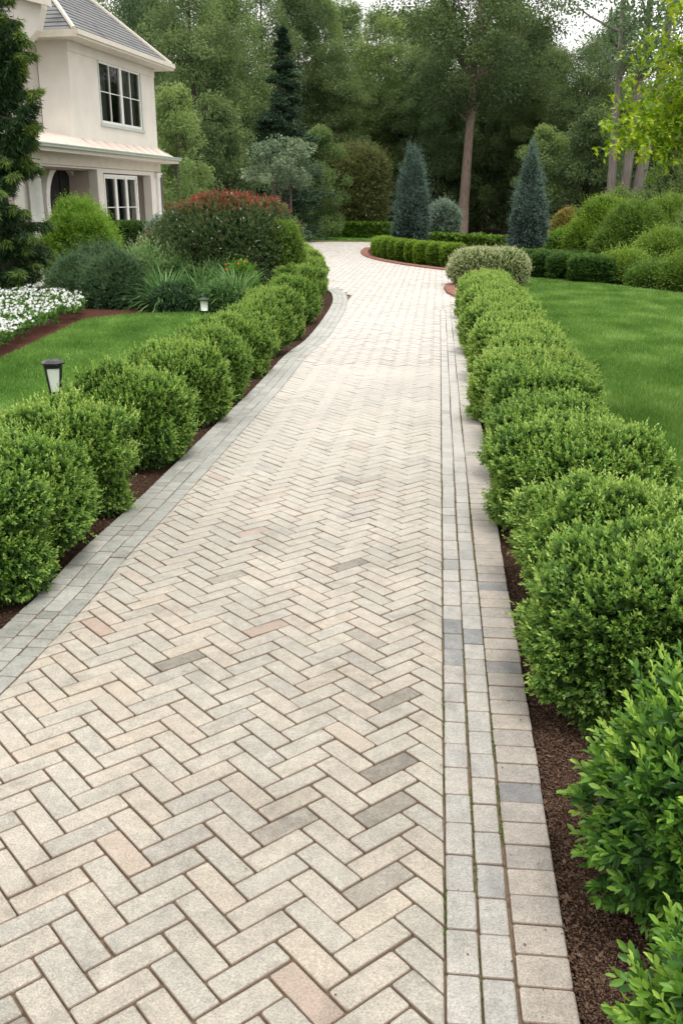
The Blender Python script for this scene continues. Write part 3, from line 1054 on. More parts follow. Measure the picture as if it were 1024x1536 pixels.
# broad leaved shrubs nearest on the right
for (loc, s, seed, lab) in (((1.17, 2.78), (.96, .80, .97), 210, 'broad leaved glossy shrub with pale upright shoots beside the bark mulch'),
                            ((1.07, 1.80), (.90, .74, .84), 211, 'broad leaved shrub cut by the frame in the bottom corner, by the bark mulch')):
    rg = rng(seed)
    P, N = shell(1500, .62 * s[0], .62 * s[1], .92 * s[2], 2.6, seed, amp=.22, nb=26, sharp=20, depth=.2, low=.05, fine=.16)
    parts = sprigs(P, N, .085, 8, .052, .42, T_OVAL, rg, up=.55, tone0=.08, tone1=.74, jit=.08, spread=.75)
    k = (rg.random(len(P)) < .18) & (N[:, 2] > .1)
    parts += sprigs(P[k], N[k], .13, 10, .046, .40, T_OVAL, rg, up=1.1, tone0=.55, tone1=.98, jit=.05, spread=.6)
    P2, N2 = shell(1100, .52 * s[0], .52 * s[1], .84 * s[2], 2.6, seed, amp=.22, nb=26, sharp=20, depth=.3, low=.04)
    parts += sprigs(P2, N2, .06, 5, .06, .5, T_OVAL, rg, up=.1, tone0=.05, tone1=.25)
    o = empty('broadleaf_shrub', loc, lab, 'shrub', 'broad leaved shrubs at the near end of the right hedge')
    leafobj('foliage', parts, M['lf_laurel'], o)
    link('stems', STEM_ME, o).scale = (.8, .8, .8)


# ------------------------------------------------------------------ generic shrubs, given by their pixels
def shrub(name, px, D, wpx, top, label, mat, seed, n=5000, size=.05, nl=5, p=2.3, amp=.2, cone=0, depth_ratio=.9, tmpl=T_DIA, width=.5, length=.12,
          tone=(.2, .8), group=None, cat='shrub', up=.3, spread=.9, zb=0., extra=None, upbias=.6, jit=.14, nb=40, sharp=14, stemr=.02, rz=None, blobs=0):
    c = AT(px, D)
    sc_ = D / (FPX * CT + 468 * ST)            # metres per photo pixel there
    rx = wpx * sc_ / 2
    h = ZAT(top, D) - zb
    rg = rng(seed)
    def body(m_, k, dp):
        if not blobs: return shell(m_, rx * k, rx * depth_ratio * k, h * (1 - (1 - k) * .5), p, seed, amp=amp, nb=nb, sharp=sharp, depth=dp, low=.03, cone=cone)
        br = random.Random(seed)
        Ps, Ns = [], []
        for q in range(blobs):
            a = q * 2.4 + br.uniform(-.5, .5)
            fr_ = 0 if q == 0 else br.uniform(.35, .62)
            rk = br.uniform(.62, .75) if q == 0 else br.uniform(.34, .58)
            hk = 1.0 if q == 0 else br.uniform(.45, .88)
            A, B = shell(int(m_ * rk * rk * 3.2 / blobs ** .5), rx * rk * k, rx * depth_ratio * rk * k, h * hk * (1 - (1 - k) * .5), p, seed + q, amp=amp, nb=nb, sharp=sharp, depth=dp, low=.03, cone=cone)
            A = A + np.array([math.cos(a) * fr_ * rx, math.sin(a) * fr_ * rx * depth_ratio, 0])
            Ps.append(A); Ns.append(B)
        return np.concatenate(Ps), np.concatenate(Ns)
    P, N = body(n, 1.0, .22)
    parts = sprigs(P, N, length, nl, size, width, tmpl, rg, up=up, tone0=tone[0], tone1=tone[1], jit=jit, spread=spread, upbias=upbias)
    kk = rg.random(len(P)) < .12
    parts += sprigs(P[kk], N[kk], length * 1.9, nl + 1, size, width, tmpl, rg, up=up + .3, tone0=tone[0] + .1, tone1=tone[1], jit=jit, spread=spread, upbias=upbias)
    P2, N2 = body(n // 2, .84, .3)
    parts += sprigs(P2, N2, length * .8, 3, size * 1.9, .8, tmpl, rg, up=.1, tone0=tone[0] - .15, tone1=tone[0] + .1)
    o = empty(name, (c[0], c[1], zb), label, cat, group, rz=YAW if rz is None else rz)
    leafobj('foliage', parts, M['lf_' + mat], o)
    add_stems(o, rx * .8, h, 10, seed, rad=stemr)
    if extra: extra(o, P, N, rg)
    return o


def D_of(py): return 3744.0 / (py - 300) - .8


# left planting
shrub('flowering_shrub', 122, 27.0, 124, 300, 'feathery lime green shrub in front of the arched porch', 'lime', 301, n=9000, size=.07, nl=5, amp=.35, blobs=7, p=2.0, length=.22, tone=(.3, .9), up=.35, width=.35)
shrub('clipped_hedge', 200, 30.2, 84, 333, 'flat dark green clipped hedge under the ground floor window', 'boxdark', 302, n=6000, size=.05, p=7, amp=.05, tone=(.3, .9), depth_ratio=.6, length=.05, cat='hedge')
shrub('dusty_shrub', 239, 29.0, 34, 327, 'small silvery shrub at the foot of the house corner pier', 'silver', 303, n=1500, size=.07, tone=(.3, 1), length=.15)
shrub('mixed_shrub', 240, 26.0, 66, 350, 'low shrub with pinkish brown leaves beside the red tipped shrub', 'photinia', 304, n=3500, size=.06, tone=(.5, 1.0), amp=.3, length=.15, jit=.2)


def red_tips(o, P, N, rg):
    k = (N[:, 2] > .25) & (rg.random(len(P)) < np.clip((P[:, 2] / P[:, 2].max() - .80) * 4, 0, .6))
    parts = sprigs(P[k], N[k], .17, 6, .07, .4, T_DIA, rg, up=1.0, tone0=.2, tone1=.9)
    leafobj('red_shoots', parts, M['lf_red'], o)
    k = rg.random(len(P)) < .035
    parts = sprigs(P[k] + N[k] * .06, N[k], .08, 3, .034, .8, T_DIA, rg, up=.2, tone0=.2, tone1=.9)
    leafobj('blossoms', parts, M['lf_petal'], o)


shrub('photinia_shrub', 343, 24.6, 215, 296, 'big rounded shrub with red young shoots along its crown', 'photinia', 305, n=17000, size=.055, nl=6, p=2.4, amp=.22, tone=(.25, .8), length=.14, extra=red_tips, jit=.16)
shrub('rounded_shrub', 425, 24.0, 62, 330, 'lighter green rounded shrub beside the big red tipped shrub', 'shrub', 306, n=4000, size=.05, tone=(.4, .9), length=.1)
for i, (px, D, wp, tp, lab) in enumerate(((115, 23.2, 100, 392, 'low dull green juniper nearest the white flowers'), (172, 22.6, 96, 388, 'low dull green juniper between another juniper and the grassy plants'),
                                          (150, 24.8, 110, 376, 'spreading juniper behind the two low ones, under the lime green shrub'))):
    shrub('juniper_shrub', px, D, wp, tp, lab, 'juniper', 310 + i, n=6000, size=.09, nl=5, amp=.4, blobs=5, p=2.2, tone=(.15, .85), width=.16, length=.26, up=.2, spread=.5, group='low junipers of the left bed')


def strap_plant(px, D, hgt, n, seed, label, mat='strap', w=.030, rad=.12, name='strap_leaved_plant', flowers=0):
    c = AT(px, D)
    o = empty(name, (c[0], c[1], 0), label, 'plant', 'arching strap leaved plants in the left bed')
    rg = rng(seed)
    parts = []
    a = rg.uniform(0, 6.28, n)
    el = rg.uniform(.15, 1.35, n)
    L = hgt * rg.uniform(.75, 1.25, n)
    base = np.stack([np.cos(a) * rad * rg.random(n), np.sin(a) * rad * rg.random(n), np.zeros(n)], 1)
    d = np.stack([np.cos(a) * np.cos(el), np.sin(a) * np.cos(el), np.sin(el)], 1)
    side = np.stack([-np.sin(a), np.cos(a), np.zeros(n)], 1)
    K = 5
    rows = []
    p = base.copy()
    for k in range(K + 1):
        wk = w * (1 - (k / K) ** 2) + .002
        rows.append((p - side * wk / 2, p + side * wk / 2))
        p = p + d * (L / K)[:, None]
        d = d.copy(); d[:, 2] -= .34 * (k + 1) / K * 1.5
        d = unit(d)
    V = np.stack([q for r_ in rows for q in r_], 1).reshape(-1, 3)
    F = []
    nv = 2 * (K + 1)
    for k in range(K): F.append([2 * k, 2 * k + 1, 2 * k + 3, 2 * k + 2])
    F = (np.array(F)[None] + (np.arange(n) * nv)[:, None, None]).reshape(-1, 4)
    tone = np.repeat(np.clip(.55 + rg.normal(size=n) * .22, 0, 1), K)
    link('foliage', npmesh('foliage', V, F, M['lf_' + mat], {'tone': tone}), o)
    if flowers:
        P = np.stack([rg.normal(size=flowers) * .25, rg.normal(size=flowers) * .2, hgt * rg.uniform(.8, 1.0, flowers)], 1)
        for q in P:
            leafobj('flower', sprigs(q[None], np.array([[0, 0, 1.]]), .02, 6, .05, .6, T_OVAL, rg, up=.3, spread=1.2), M['lf_petal_orange'], o)
            b_ = MB()
            b_.tube([(q[0] * .3, q[1] * .3, 0), (q[0] * .8, q[1] * .8, q[2] * .6), tuple(q)], [.008, .006, .004], 5)
            b_.build('flower_stalk', M['lf_strap'], o)
    return o


for i, (px, D, hg, lab) in enumerate(((222, 23.4, 1.45, 'tuft of strap leaves nearest the junipers'), (246, 22.0, 1.30, 'low tuft of strap leaves at the lawn edge, next to the junipers'),
                                      (275, 23.6, 1.5, 'tall tuft of strap leaves in the middle of the row, under the red tipped shrub'), (298, 22.0, 1.3, 'tuft of strap leaves directly behind the small white path light'),
                                      (325, 23.4, 1.45, 'tuft of strap leaves just before the orange flowers'), (352, 21.7, 1.2, 'tuft of strap leaves crowned with orange flowers beside the hedge'))):
    if i in (1, 3, 5): strap_plant(px, D, hg * (.8 if i != 5 else .9), 360, 330 + i, lab, flowers=4 if i == 5 else 0, w=.05)
    else: shrub('leafy_plant', px, D, 58, 385 + 4 * i, lab.replace('tall tuft of strap leaves', 'loose fern like mound').replace('tuft of strap leaves', 'feathery green mound'), 'strap', 330 + i, n=3200, size=.13, nl=6, amp=.4, p=2.1, width=.22, length=.32, up=.7, spread=.7, tone=(.2, 1.0), cat='plant', blobs=4)
shrub('low_shrub', 262, 21.6, 70, 432, 'dark low shrub filling in under the strap leaves at the lawn edge', 'juniper', 340, n=2500, size=.07, amp=.3, tone=(.1, .6), length=.14)
shrub('low_shrub', 330, 21.4, 70, 430, 'leafy low shrub between the white path light and the hedge', 'strap', 341, n=2500, size=.07, amp=.3, tone=(.2, .8), length=.16, width=.3)
shrub('low_shrub', 362, 22.6, 40, 398, 'bushy green shrub with a few red flowers against the red tipped shrub', 'lime', 342, n=1500, size=.08, amp=.3, tone=(.1, .6), length=.14)

# white flowers
rg = rng(60)
fl_poly = [tuple(G(*p)) for p in ((-260, 640), (0, 536), (60, 508), (96, 488), (124, 482), (128, 468), (90, 455), (40, 448), (-20, 440), (-260, 440))]
pp = np.array(fl_poly)
n = 60000
x = rg.uniform(pp[:, 0].min(), pp[:, 0].max(), n); y = rg.uniform(pp[:, 1].min(), pp[:, 1].max(), n)
az = np.degrees(np.arctan2(x, y)) + math.degrees(YAW)
k = inpoly(x, y, fl_poly) & (az > -27)
x, y = x[k], y[k]
k = rg.permutation(len(x))[:9000]
x, y = x[k], y[k]
hh = .30 + .10 * smooth_noise(x, y, 1.1, 9)
P = np.stack([x, y, hh * rg.uniform(.55, 1, len(x))], 1)
N = rg.normal(size=P.shape) * .5; N[:, 2] += .6
props(leafobj('bedding_plants', sprigs(P, N, .10, 6, .085, .6, T_DIA, rg, up=.3, tone0=.2, tone1=.8), M['lf_impatiens']), 'low green leaves of the white flower bed at the lawn edge', 'bedding plants', kind='stuff')
dens = smooth_noise(x, y, .7, 12) > -.38
P = np.stack([x, y, hh + .07 + rg.uniform(-.05, .05, len(x))], 1)[dens]
P = P[:2900]
nn = len(P)
N = rg.normal(size=P.shape) * .35; N[:, 2] += .7; N[:, 1] -= .45
N = unit(N)
s = unit(np.cross(N, rg.normal(size=N.shape))); bb = np.cross(N, s)
parts = []
for j in range(5):
    a = j * 2 * math.pi / 5
    d = s * math.cos(a) + bb * math.sin(a) + N * .25
    parts.append(leaves(P, d, .042 * rg.uniform(.8, 1.2, nn), .95, rg.uniform(.2, .8, nn), T_DIA, rg, 0.0))
    # petals lie round the flower's axis
props(leafobj('white_flowers', parts, M['lf_petal']), 'mass of white flowers over green leaves at the lawn edge', 'flowers', kind='stuff')

# island and hedges beyond
gi = 'clipped boxwoods round the island bed'
isl_top = catmull([G(*p) for p in ((566, 386.5), (575, 390.5), (596, 394.5), (622, 398.5), (650, 402), (678, 404.5))], 10)
seg2 = np.hypot(*(np.diff(isl_top, axis=0).T)); S2 = np.concatenate([[0], np.cumsum(seg2)])
ISL = boxwood(150, rx=.72, ry=.72, h=1.5, n=3600, p=4.2, size=.065, nl=5, mat='clipped', amp=.07, length=.06, tmpl=T_DIA, width=.6)
words = ['at the tip of the island bed', 'second from the tip of the island bed', 'third from the tip of the island bed', 'fourth from the tip of the island bed', 'fifth from the tip of the island bed, before the spruce',
         'sixth from the tip of the island bed', 'seventh from the tip of the island bed', 'eighth from the tip of the island bed', 'ninth from the tip of the island bed, beside the variegated shrub', 'last of the island row, touching the variegated shrub']
nI = 10
for i in range(nI):
    s = S2[-1] * (i + .2) / (nI - .6)
    x, y = np.interp(s, S2, isl_top[:, 0]), np.interp(s, S2, isl_top[:, 1])
    sp = S2[-1] / (nI - 1) / 2
    plant('clipped_boxwood', ISL, None, (x + .15, y + .9, 0), 'square clipped bright boxwood ' + words[i], 'shrub', gi, rz=(i % 4) * math.pi / 2 + .2 * math.sin(i), sc=(sp / .66, sp / .62, .58))


def hedge_run(name, a, b_, z, wdt, label, mat, seed, dens=230, size=.07, lump=.05, tone=(.25, .85)):
    """a long clipped hedge between two ground points; its top and sides softly uneven"""
    a = np.array(a); b_ = np.array(b_)
    L = np.linalg.norm(b_ - a)
    rg = rng(seed)
    n = int((L * z * 2 + L * wdt + wdt * z * 2) * dens)
    u = rg.uniform(0, L, n)
    f = rg.random(n)
    side = rg.choice([0, 1, 2, 3, 4], n, p=[.4, .22, .32, .03, .03])
    v = np.where(side == 0, -wdt / 2, np.where(side == 1, wdt / 2, rg.uniform(-wdt / 2, wdt / 2, n)))
    zz = np.where(side == 2, z, rg.uniform(.02, z, n))
    u = np.where(side == 3, 0, np.where(side == 4, L, u))
    N = np.stack([np.where(side == 3, -1., np.where(side == 4, 1., 0)), np.where(side == 0, -1., np.where(side == 1, 1., 0)), np.where(side == 2, 1., 0)], 1)
    wob = 1 + lump * np.sin(u * 2 * math.pi / 1.1) + lump * smooth_noise(u, zz, 1.5, seed)
    v = v * wob
    zz = zz * (1 + lump * .6 * smooth_noise(u, v, 1.2, seed + 4))
    P = np.stack([u, v, zz], 1)
    P -= N * (rg.random(n) ** 2 * .10)[:, None]
    parts = sprigs(P, N + .001, .06, 5, size, .6, T_DIA, rg, up=.4, tone0=tone[0], tone1=tone[1])
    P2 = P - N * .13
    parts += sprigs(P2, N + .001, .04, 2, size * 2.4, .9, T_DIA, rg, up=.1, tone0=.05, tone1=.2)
    ang = math.atan2(b_[1] - a[1], b_[0] - a[0])
    o = empty(name, (a[0], a[1], 0), label, 'hedge', rz=ang)
    leafobj('foliage', parts, M['lf_' + mat], o)
    k = .4
    rr = random.Random(seed)
    while k < L:
        bs = MB()
        bs.tube([(k, 0, -.02), (k + rr.uniform(-.1, .1), rr.uniform(-.1, .1), z * .7)], [.03, .012], 5)
        bs.build('stem', M['twig'], o, True)
        k += 1.5
    return o


def gp(px, D): return AT(px, D)


hedge_run('long_hedge', gp(480, 66.5), gp(592, 64), ZAT(335, 65), 1.2, 'long low clipped hedge across the far lawn', 'clipped', 401, dens=60, size=.13)
hedge_run('long_hedge', gp(430, 74), gp(520, 74), ZAT(323, 74), 1.6, 'dark clipped hedge farther back at the wood edge', 'boxdark', 402, dens=40, size=.16, tone=(.4, 1))
hedge_run('long_hedge', gp(640, 52), gp(780, 46), ZAT(354, 49), 1.2, 'long clipped hedge between the blue spruce and the cone shaped spruce', 'clipped', 403, dens=60, size=.12)
hedge_run('long_hedge', gp(800, 47), gp(912, 41), ZAT(364, 43), 1.2, 'clipped hedge running from the cone shaped spruce to the shrub bank', 'clipped', 404, dens=60, size=.12, tone=(.1, .6))
gb = 'dark block cut boxwoods behind the right lawn'
BLK = boxwood(160, rx=.95, ry=.9, h=1.25, n=3600, p=6, size=.07, nl=5, mat='boxdark', amp=.06, length=.06, tmpl=T_DIA, width=.6)
for i, (px, lab) in enumerate(((797, 'next to the variegated shrub'), (829, 'second from the variegated shrub'), (858, 'third from the variegated shrub'), (889, 'at the end by the shrub bank'))):
    c = AT(px, 32.8 - i * 1.1)
    plant('block_boxwood', BLK, None, (c[0], c[1], 0), 'dark square cut boxwood behind the lawn, ' + lab, 'shrub', gb, rz=-.12 + i * math.pi / 2, sc=(.80, .80, .62))
hedge_run('long_hedge', gp(772, 36.5), gp(905, 33), ZAT(384, 34.8) + .12, 1.1, 'dark clipped hedge just behind the square cut boxwoods', 'boxdark', 405, dens=60, size=.11, tone=(.3, 1))
shrub('variegated_shrub', 733, 27.8, 118, 374, 'cream and green variegated rounded shrub at the end of the drive border', 'varieg', 410, n=9000, size=.045, nl=6, amp=.12, p=3.2, tone=(.15, .95), depth_ratio=.8, length=.08, jit=.22)
shrub('blue_spruce', 617, 50, 62, 222, 'blue green narrow spruce in the island bed', 'spruce', 420, n=12000, size=.12, nl=5, p=2.3, amp=.62, cone=.95, tone=(.15, .85), width=.3, length=.32, nb=70, sharp=45, cat='spruce')
shrub('blue_spruce', 790, 38.5, 60, 229, 'blue green pointed spruce behind the variegated shrub and dark hedges', 'spruce', 421, n=12000, size=.10, nl=5, p=2.3, amp=.62, cone=.95, tone=(.15, .85), width=.3, length=.26, nb=70, sharp=45, cat='spruce')
shrub('silver_shrub', 662, 56, 50, 304, 'rounded grey green shrub beside the blue spruce of the island', 'silver', 422, n=3600, size=.14, tone=(.1, .7), length=.25, width=.3)
shrub('orange_tipped_shrub', 846, 44, 52, 315, 'domed shrub with orange tips behind the hedge', 'orange', 423, n=4200, size=.09, tone=(.15, 1), length=.14, cone=.45, jit=.2)
shrub('rounded_shrub', 848, 41.5, 56, 347, 'low lime green shrub in front of the orange tipped dome', 'lime', 424, n=3000, size=.09, tone=(0, .6), length=.14)
shrub('rounded_tree', 535, 68, 94, 221, 'round olive brown tree behind the far clipped hedge', 'olive', 425, n=12000, size=.2, nl=5, amp=.22, tone=(.2, .95), length=.4, width=.4, p=2.3, cat='tree', stemr=.06)
bank = [(905, 40, 130, 300, 'clipped', 'big mounded bright shrub behind the others of the bank', .16), (948, 34, 110, 310, 'shrub', 'dark mounded shrub in the middle of the bank', .15), (1000, 37, 110, 296, 'shrub', 'tall mound at the frame edge, top of the bank', .2),
        (995, 31, 90, 352, 'shrub', 'low wide shrub under the tall mound of the bank', .22), (940, 29.5, 54, 389, 'shrub', 'small rounded shrub with fresh green leaves at the corner of the lawn', .2), (985, 28.0, 70, 410, 'boxdark', 'dark low shrub along the lawn, beside the small pale one', .2),
        (1030, 27.2, 60, 395, 'shrub', 'light shrub at the lawn edge, cut by the frame', .2), (1060, 34, 130, 300, 'woodlight', 'tall shrub mostly outside the frame behind the bank', .2), (925, 46, 90, 290, 'woodlight', 'leafy shrub at the foot of the three trunks', .2),
        (1000, 45, 110, 240, 'wood', 'tall dark shrub behind the bank, beside the leaning trunk', .25)]
for i, (px, D, wp, tp, mt, lab, am) in enumerate(bank):
    shrub('bank_shrub', px, D, wp, tp, lab, mt, 430 + i, n=8500, size=.09 if D < 42 else .14, nl=5, amp=am, tone=(.2, .9) if i not in (4, 5) else (.4, 1.1), length=.27, group='shrubs of the bank beyond the lawn', width=.4, nb=60, sharp=22, blobs=0 if i == 4 else 9)


# ------------------------------------------------------------------ trees
def tube_limb(b, p0, p1, r0, r1, rr, bend=.12, n=7, k=5):
    p0, p1 = Vector(p0), Vector(p1)
    L = (p1 - p0).length
    o = Vector((rr.uniform(-1, 1), rr.uniform(-1, 1), rr.uniform(-.3, .6))) * L * bend
    pts = [p0.lerp(p1, t) + o * math.sin(math.pi * t) for t in [i / k for i in range(k + 1)]]
    b.tube(pts, [r0 + (r1 - r0) * i / k for i in range(k + 1)], n, rr.random())
    return pts


def make_tree(h, crown_r, base_z, seed, lm, bark='bark', nclump=90, per=170, size=.26, trunk_r=.3, droop=.15, shape=1.0, lean=(0, 0), gap=.0, clr=1.15, trunks=1, top_fr=.98, width=.55):
    """returns (trunk_mesh, crown_mesh).  Clumps of leaves sit at the ends of limbs inside an uneven envelope."""
    rr = random.Random(seed)
    rg = rng(seed)
    tb = MB()
    tops = []
    for t_ in range(trunks):
        a = t_ * 6.28 / max(trunks, 1) + .6
        ox, oy = (0, 0) if trunks == 1 else (math.cos(a) * .3, math.sin(a) * .3)
        tx, ty = lean[0] + (0 if trunks == 1 else math.cos(a) * crown_r * .35), lean[1] + (0 if trunks == 1 else math.sin(a) * crown_r * .35)
        K = 9
        pts = [(ox + tx * (i / K) ** 1.3 + rr.gauss(0, .06) * (i > 0), oy + ty * (i / K) ** 1.3 + rr.gauss(0, .06) * (i > 0), -.1 + h * .93 * i / K) for i in range(K + 1)]
        rad = [trunk_r * (1.25 if i == 0 else (1 - .88 * i / K)) + .02 for i in range(K + 1)]
        tb.tube(pts, rad, 10, .5)
        tops.append(pts)
    cl = []
    for i in range(nclump):
        u = rr.random()
        z = base_z + (h * top_fr - base_z) * (u ** .85)
        f = (z - base_z) / (h - base_z)
        prof = (math.sin(math.pi * min(1, (f * .82 + .18)) ** shape)) ** .6 if shape else 1 - f
        R_ = crown_r * max(prof, .06) * rr.uniform(.55, 1.12)
        a = rr.uniform(0, 6.28)
        q = R_ * math.sqrt(rr.uniform(.12, 1))
        pts = tops[i % trunks]
        tr_ = pts[min(9, int(9 * z / (h * .95)))]
        c = (tr_[0] + math.cos(a) * q, tr_[1] + math.sin(a) * q, z)
        cl.append(c)
        if i % 3 == 0 and z < h * .9:
            zz = max(base_z * rr.uniform(1.0, 1.5), z - q * .55)
            k = min(9, max(1, int(9 * zz / (h * .93))))
            st = pts[k]
            tube_limb(tb, st, c, min(.09, trunk_r * .28) * (1 - .6 * f), .015, rr, .1, 5, 4)
    cl = np.array(cl)
    crad = crown_r * rg.uniform(.15, .31, nclump) * clr
    if not shape: crad *= np.clip(1.25 - 1.1 * (cl[:, 2] - base_z) / (h - base_z), .22, 1.1)
    n = nclump * per
    ci = np.repeat(np.arange(nclump), per)
    d = unit(rg.normal(size=(n, 3)))
    rr_ = rg.random(n) ** .45
    P = cl[ci] + d * (crad[ci] * rr_)[:, None] * np.array([1, 1, .62])
    P[:, 2] -= droop * (crad[ci] * rr_) * (1 - np.abs(d[:, 2]))
    D = d + rg.normal(size=(n, 3)) * .5
    D[:, 2] -= droop * 1.5
    ct = rg.normal(size=nclump) * .18
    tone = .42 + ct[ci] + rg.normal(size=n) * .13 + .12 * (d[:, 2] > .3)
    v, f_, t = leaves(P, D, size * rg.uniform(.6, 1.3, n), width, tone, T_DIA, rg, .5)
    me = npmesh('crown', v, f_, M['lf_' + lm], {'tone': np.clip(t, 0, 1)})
    o = tb.build('trunk', M[bark], None, True)
    tm = o.data
    bpy.data.objects.remove(o)
    return tm, me


def tree_at(px, D, meshes, label, group=None, sc=1.0, rz=0.0, name='woodland_tree', szz=None, cat='tree'):
    c = AT(px, D)
    o = empty(name, (c[0], c[1], 0), label, cat, group, rz)
    o.scale = (sc, sc, szz or sc)
    link('trunk', meshes[0], o)
    link('crown', meshes[1], o)
    return o


W = {}
W['dark1'] = make_tree(19, 4.6, 2.0, 501, 'wood', nclump=160, per=330, size=.19)
W['dark2'] = make_tree(20, 5.2, 6.0, 502, 'wood', nclump=160, per=330, size=.19, trunk_r=.28)
W['light1'] = make_tree(21, 4.0, 4.0, 503, 'woodlight', nclump=160, per=330, size=.18, droop=.4, trunk_r=.22)
W['light2'] = make_tree(18, 4.4, 2.5, 504, 'woodlight', nclump=160, per=330, size=.18, droop=.3, trunk_r=.24, bark='bark_grey')
W['blue1'] = make_tree(20, 4.6, 5.0, 505, 'woodblue', nclump=160, per=330, size=.18, droop=.2, trunk_r=.25)
W['under'] = make_tree(8, 3.4, .5, 506, 'wood', nclump=90, per=330, size=.19, trunk_r=.10)
W['under2'] = make_tree(9, 3.2, .6, 507, 'woodlight', nclump=90, per=330, size=.18, trunk_r=.10)

gw = 'trees of the wood beyond the garden'
woods = [  # px, D, kind, width in pixels, row of the top, label
    (300, 54, 'dark1', 190, -40, 'broad dense tree right behind the house roof'),
    (352, 62, 'light2', 150, -25, 'tall full tree between the house and the dark fir'),
    (255, 72, 'dark2', 170, -10, 'tree showing over the roof slope with sky between its leaves'),
    (215, 60, 'blue1', 120, -30, 'thin crowned tree above the slate roof'),
    (478, 78, 'light1', 120, -22, 'pale green tree just past the dark fir'),
    (515, 84, 'light1', 120, -4, 'pale drooping tree over the round olive tree'),
    (566, 80, 'light2', 130, 2, 'pale green tree over the gap of the drive, yellowish top'),
    (612, 88, 'light1', 120, 8, 'tall pale tree above the island spruce'),
    (655, 84, 'light2', 130, -12, 'full green tree just before the pine trunk'),
    (545, 82, 'under', 130, 150, 'dark undergrowth tree behind the round olive tree'),
    (450, 75, 'dark2', 130, -30, 'dark tree standing behind the small pale tree'),
    (590, 80, 'under', 120, 180, 'dark low tree behind the island spruce'),
    (655, 76, 'blue1', 110, 60, 'dull blue green tree beside the pine trunk'),
    (765, 80, 'dark1', 150, 5, 'wide dark tree past the pine trunk'),
    (755, 76, 'under', 130, 140, 'dark low tree between pine trunk and pointed spruce'),
    (815, 72, 'dark2', 130, 75, 'dark tree behind the pointed spruce'),
    (865, 66, 'dark1', 130, 56, 'dense dark tree with domed top below the sky gap'),
    (810, 60, 'under2', 110, 190, 'leafy low tree behind the orange tipped dome'),
    (880, 58, 'under', 130, 170, 'dark low tree before the three trunks'),
    (960, 64, 'under', 170, 130, 'dark low tree behind the leaning trunk'),
    (1015, 60, 'dark1', 130, 80, 'dark tree at the frame edge behind the bank'),
    (1060, 55, 'under2', 150, 150, 'leafy low tree at the frame edge behind the bank'),
    (735, 92, 'light2', 130, -40, 'tall tree far behind the pine'),
    (480, 62, 'under2', 100, 190, 'leafy low tree beside the small pale tree'),
    (405, 60, 'under', 130, 160, 'dark low tree behind the big red tipped shrub'),
    (330, 50, 'under', 150, 150, 'dark low tree between house and red tipped shrub'),
    (270, 46, 'under2', 130, 130, 'leafy low tree just past the corner of the house'),
    (150, 68, 'dark1', 170, -60, 'dense tree hidden mostly by the roof'),
    (60, 64, 'dark1', 170, -60, 'dense tree behind the tall wing of the house'),
    (680, 77, 'under', 120, 170, 'dark low tree behind the foot of the pine'),
    (505, 74, 'dark1', 120, 60, 'dark full tree between the dark fir and the pale drooping tree'),
    (620, 78, 'dark1', 120, 70, 'dark full tree behind the island bed'),
    (790, 74, 'dark2', 130, 35, 'dense tree filling behind the pointed spruce'),
    (400, 70, 'dark1', 130, -50, 'dense tree left of the dark fir'),
    (335, 74, 'dark2', 130, -30, 'tall tree behind the full tree next to the fir'),
    (720, 84, 'dark1', 130, 40, 'dense tree just behind the pine crown'),
    (930, 76, 'dark1', 130, 110, 'dense dark tree seen between the three trunks'),
    (560, 90, 'dark1', 150, 70, 'dense tree behind the pale trees over the drive gap'),
    (905, 82, 'blue1', 130, 10, 'airy tree filling between the three trunks'),
    (1080, 74, 'dark2', 130, 0, 'tall dark tree behind the yellow green branch'),
]
HT = dict(dark1=(19, 4.6), dark2=(20, 5.2), light1=(21, 4.0), light2=(18, 4.4), blue1=(20, 4.6), under=(8, 3.4), under2=(9, 3.2))
F_ = FPX * CT + 468 * ST
for i, (px, D, k, wp, tp, lab) in enumerate(woods):
    tree_at(px, D, W[k], lab, gw, wp * D / F_ / (2.2 * HT[k][1]), (i * 1.7) % 6.28, szz=ZAT(tp, D) / HT[k][0])

# the pine with its bare trunk
PINE = make_tree(24, 5.6, 8.2, 520, 'wood', bark='bark_pine', nclump=190, per=420, size=.19, trunk_r=.36, lean=(1.2, 0))
tree_at(692, 68, PINE, 'tall pine with a bare pinkish brown trunk past the island hedge', None, 1, YAW, name='pine_tree')
FIR = make_tree(17, 3.3, .8, 521, 'fir', nclump=120, per=300, size=.18, trunk_r=.22, droop=.5, shape=0)
tree_at(428, 58, FIR, 'very dark narrow fir above the small pale tree', None, 1.0, 0, name='fir_tree', szz=ZAT(35, 58) / 17, cat='tree')
DOG = make_tree(ZAT(208, 46), 1.55, 2.9, 522, 'dogwood', nclump=46, per=150, size=.13, trunk_r=.09, trunks=2, clr=1.2)
tree_at(425, 46, DOG, 'small pale grey green tree with forked slim trunk behind the red tipped shrub', None, 1.0, .4, name='ornamental_tree')

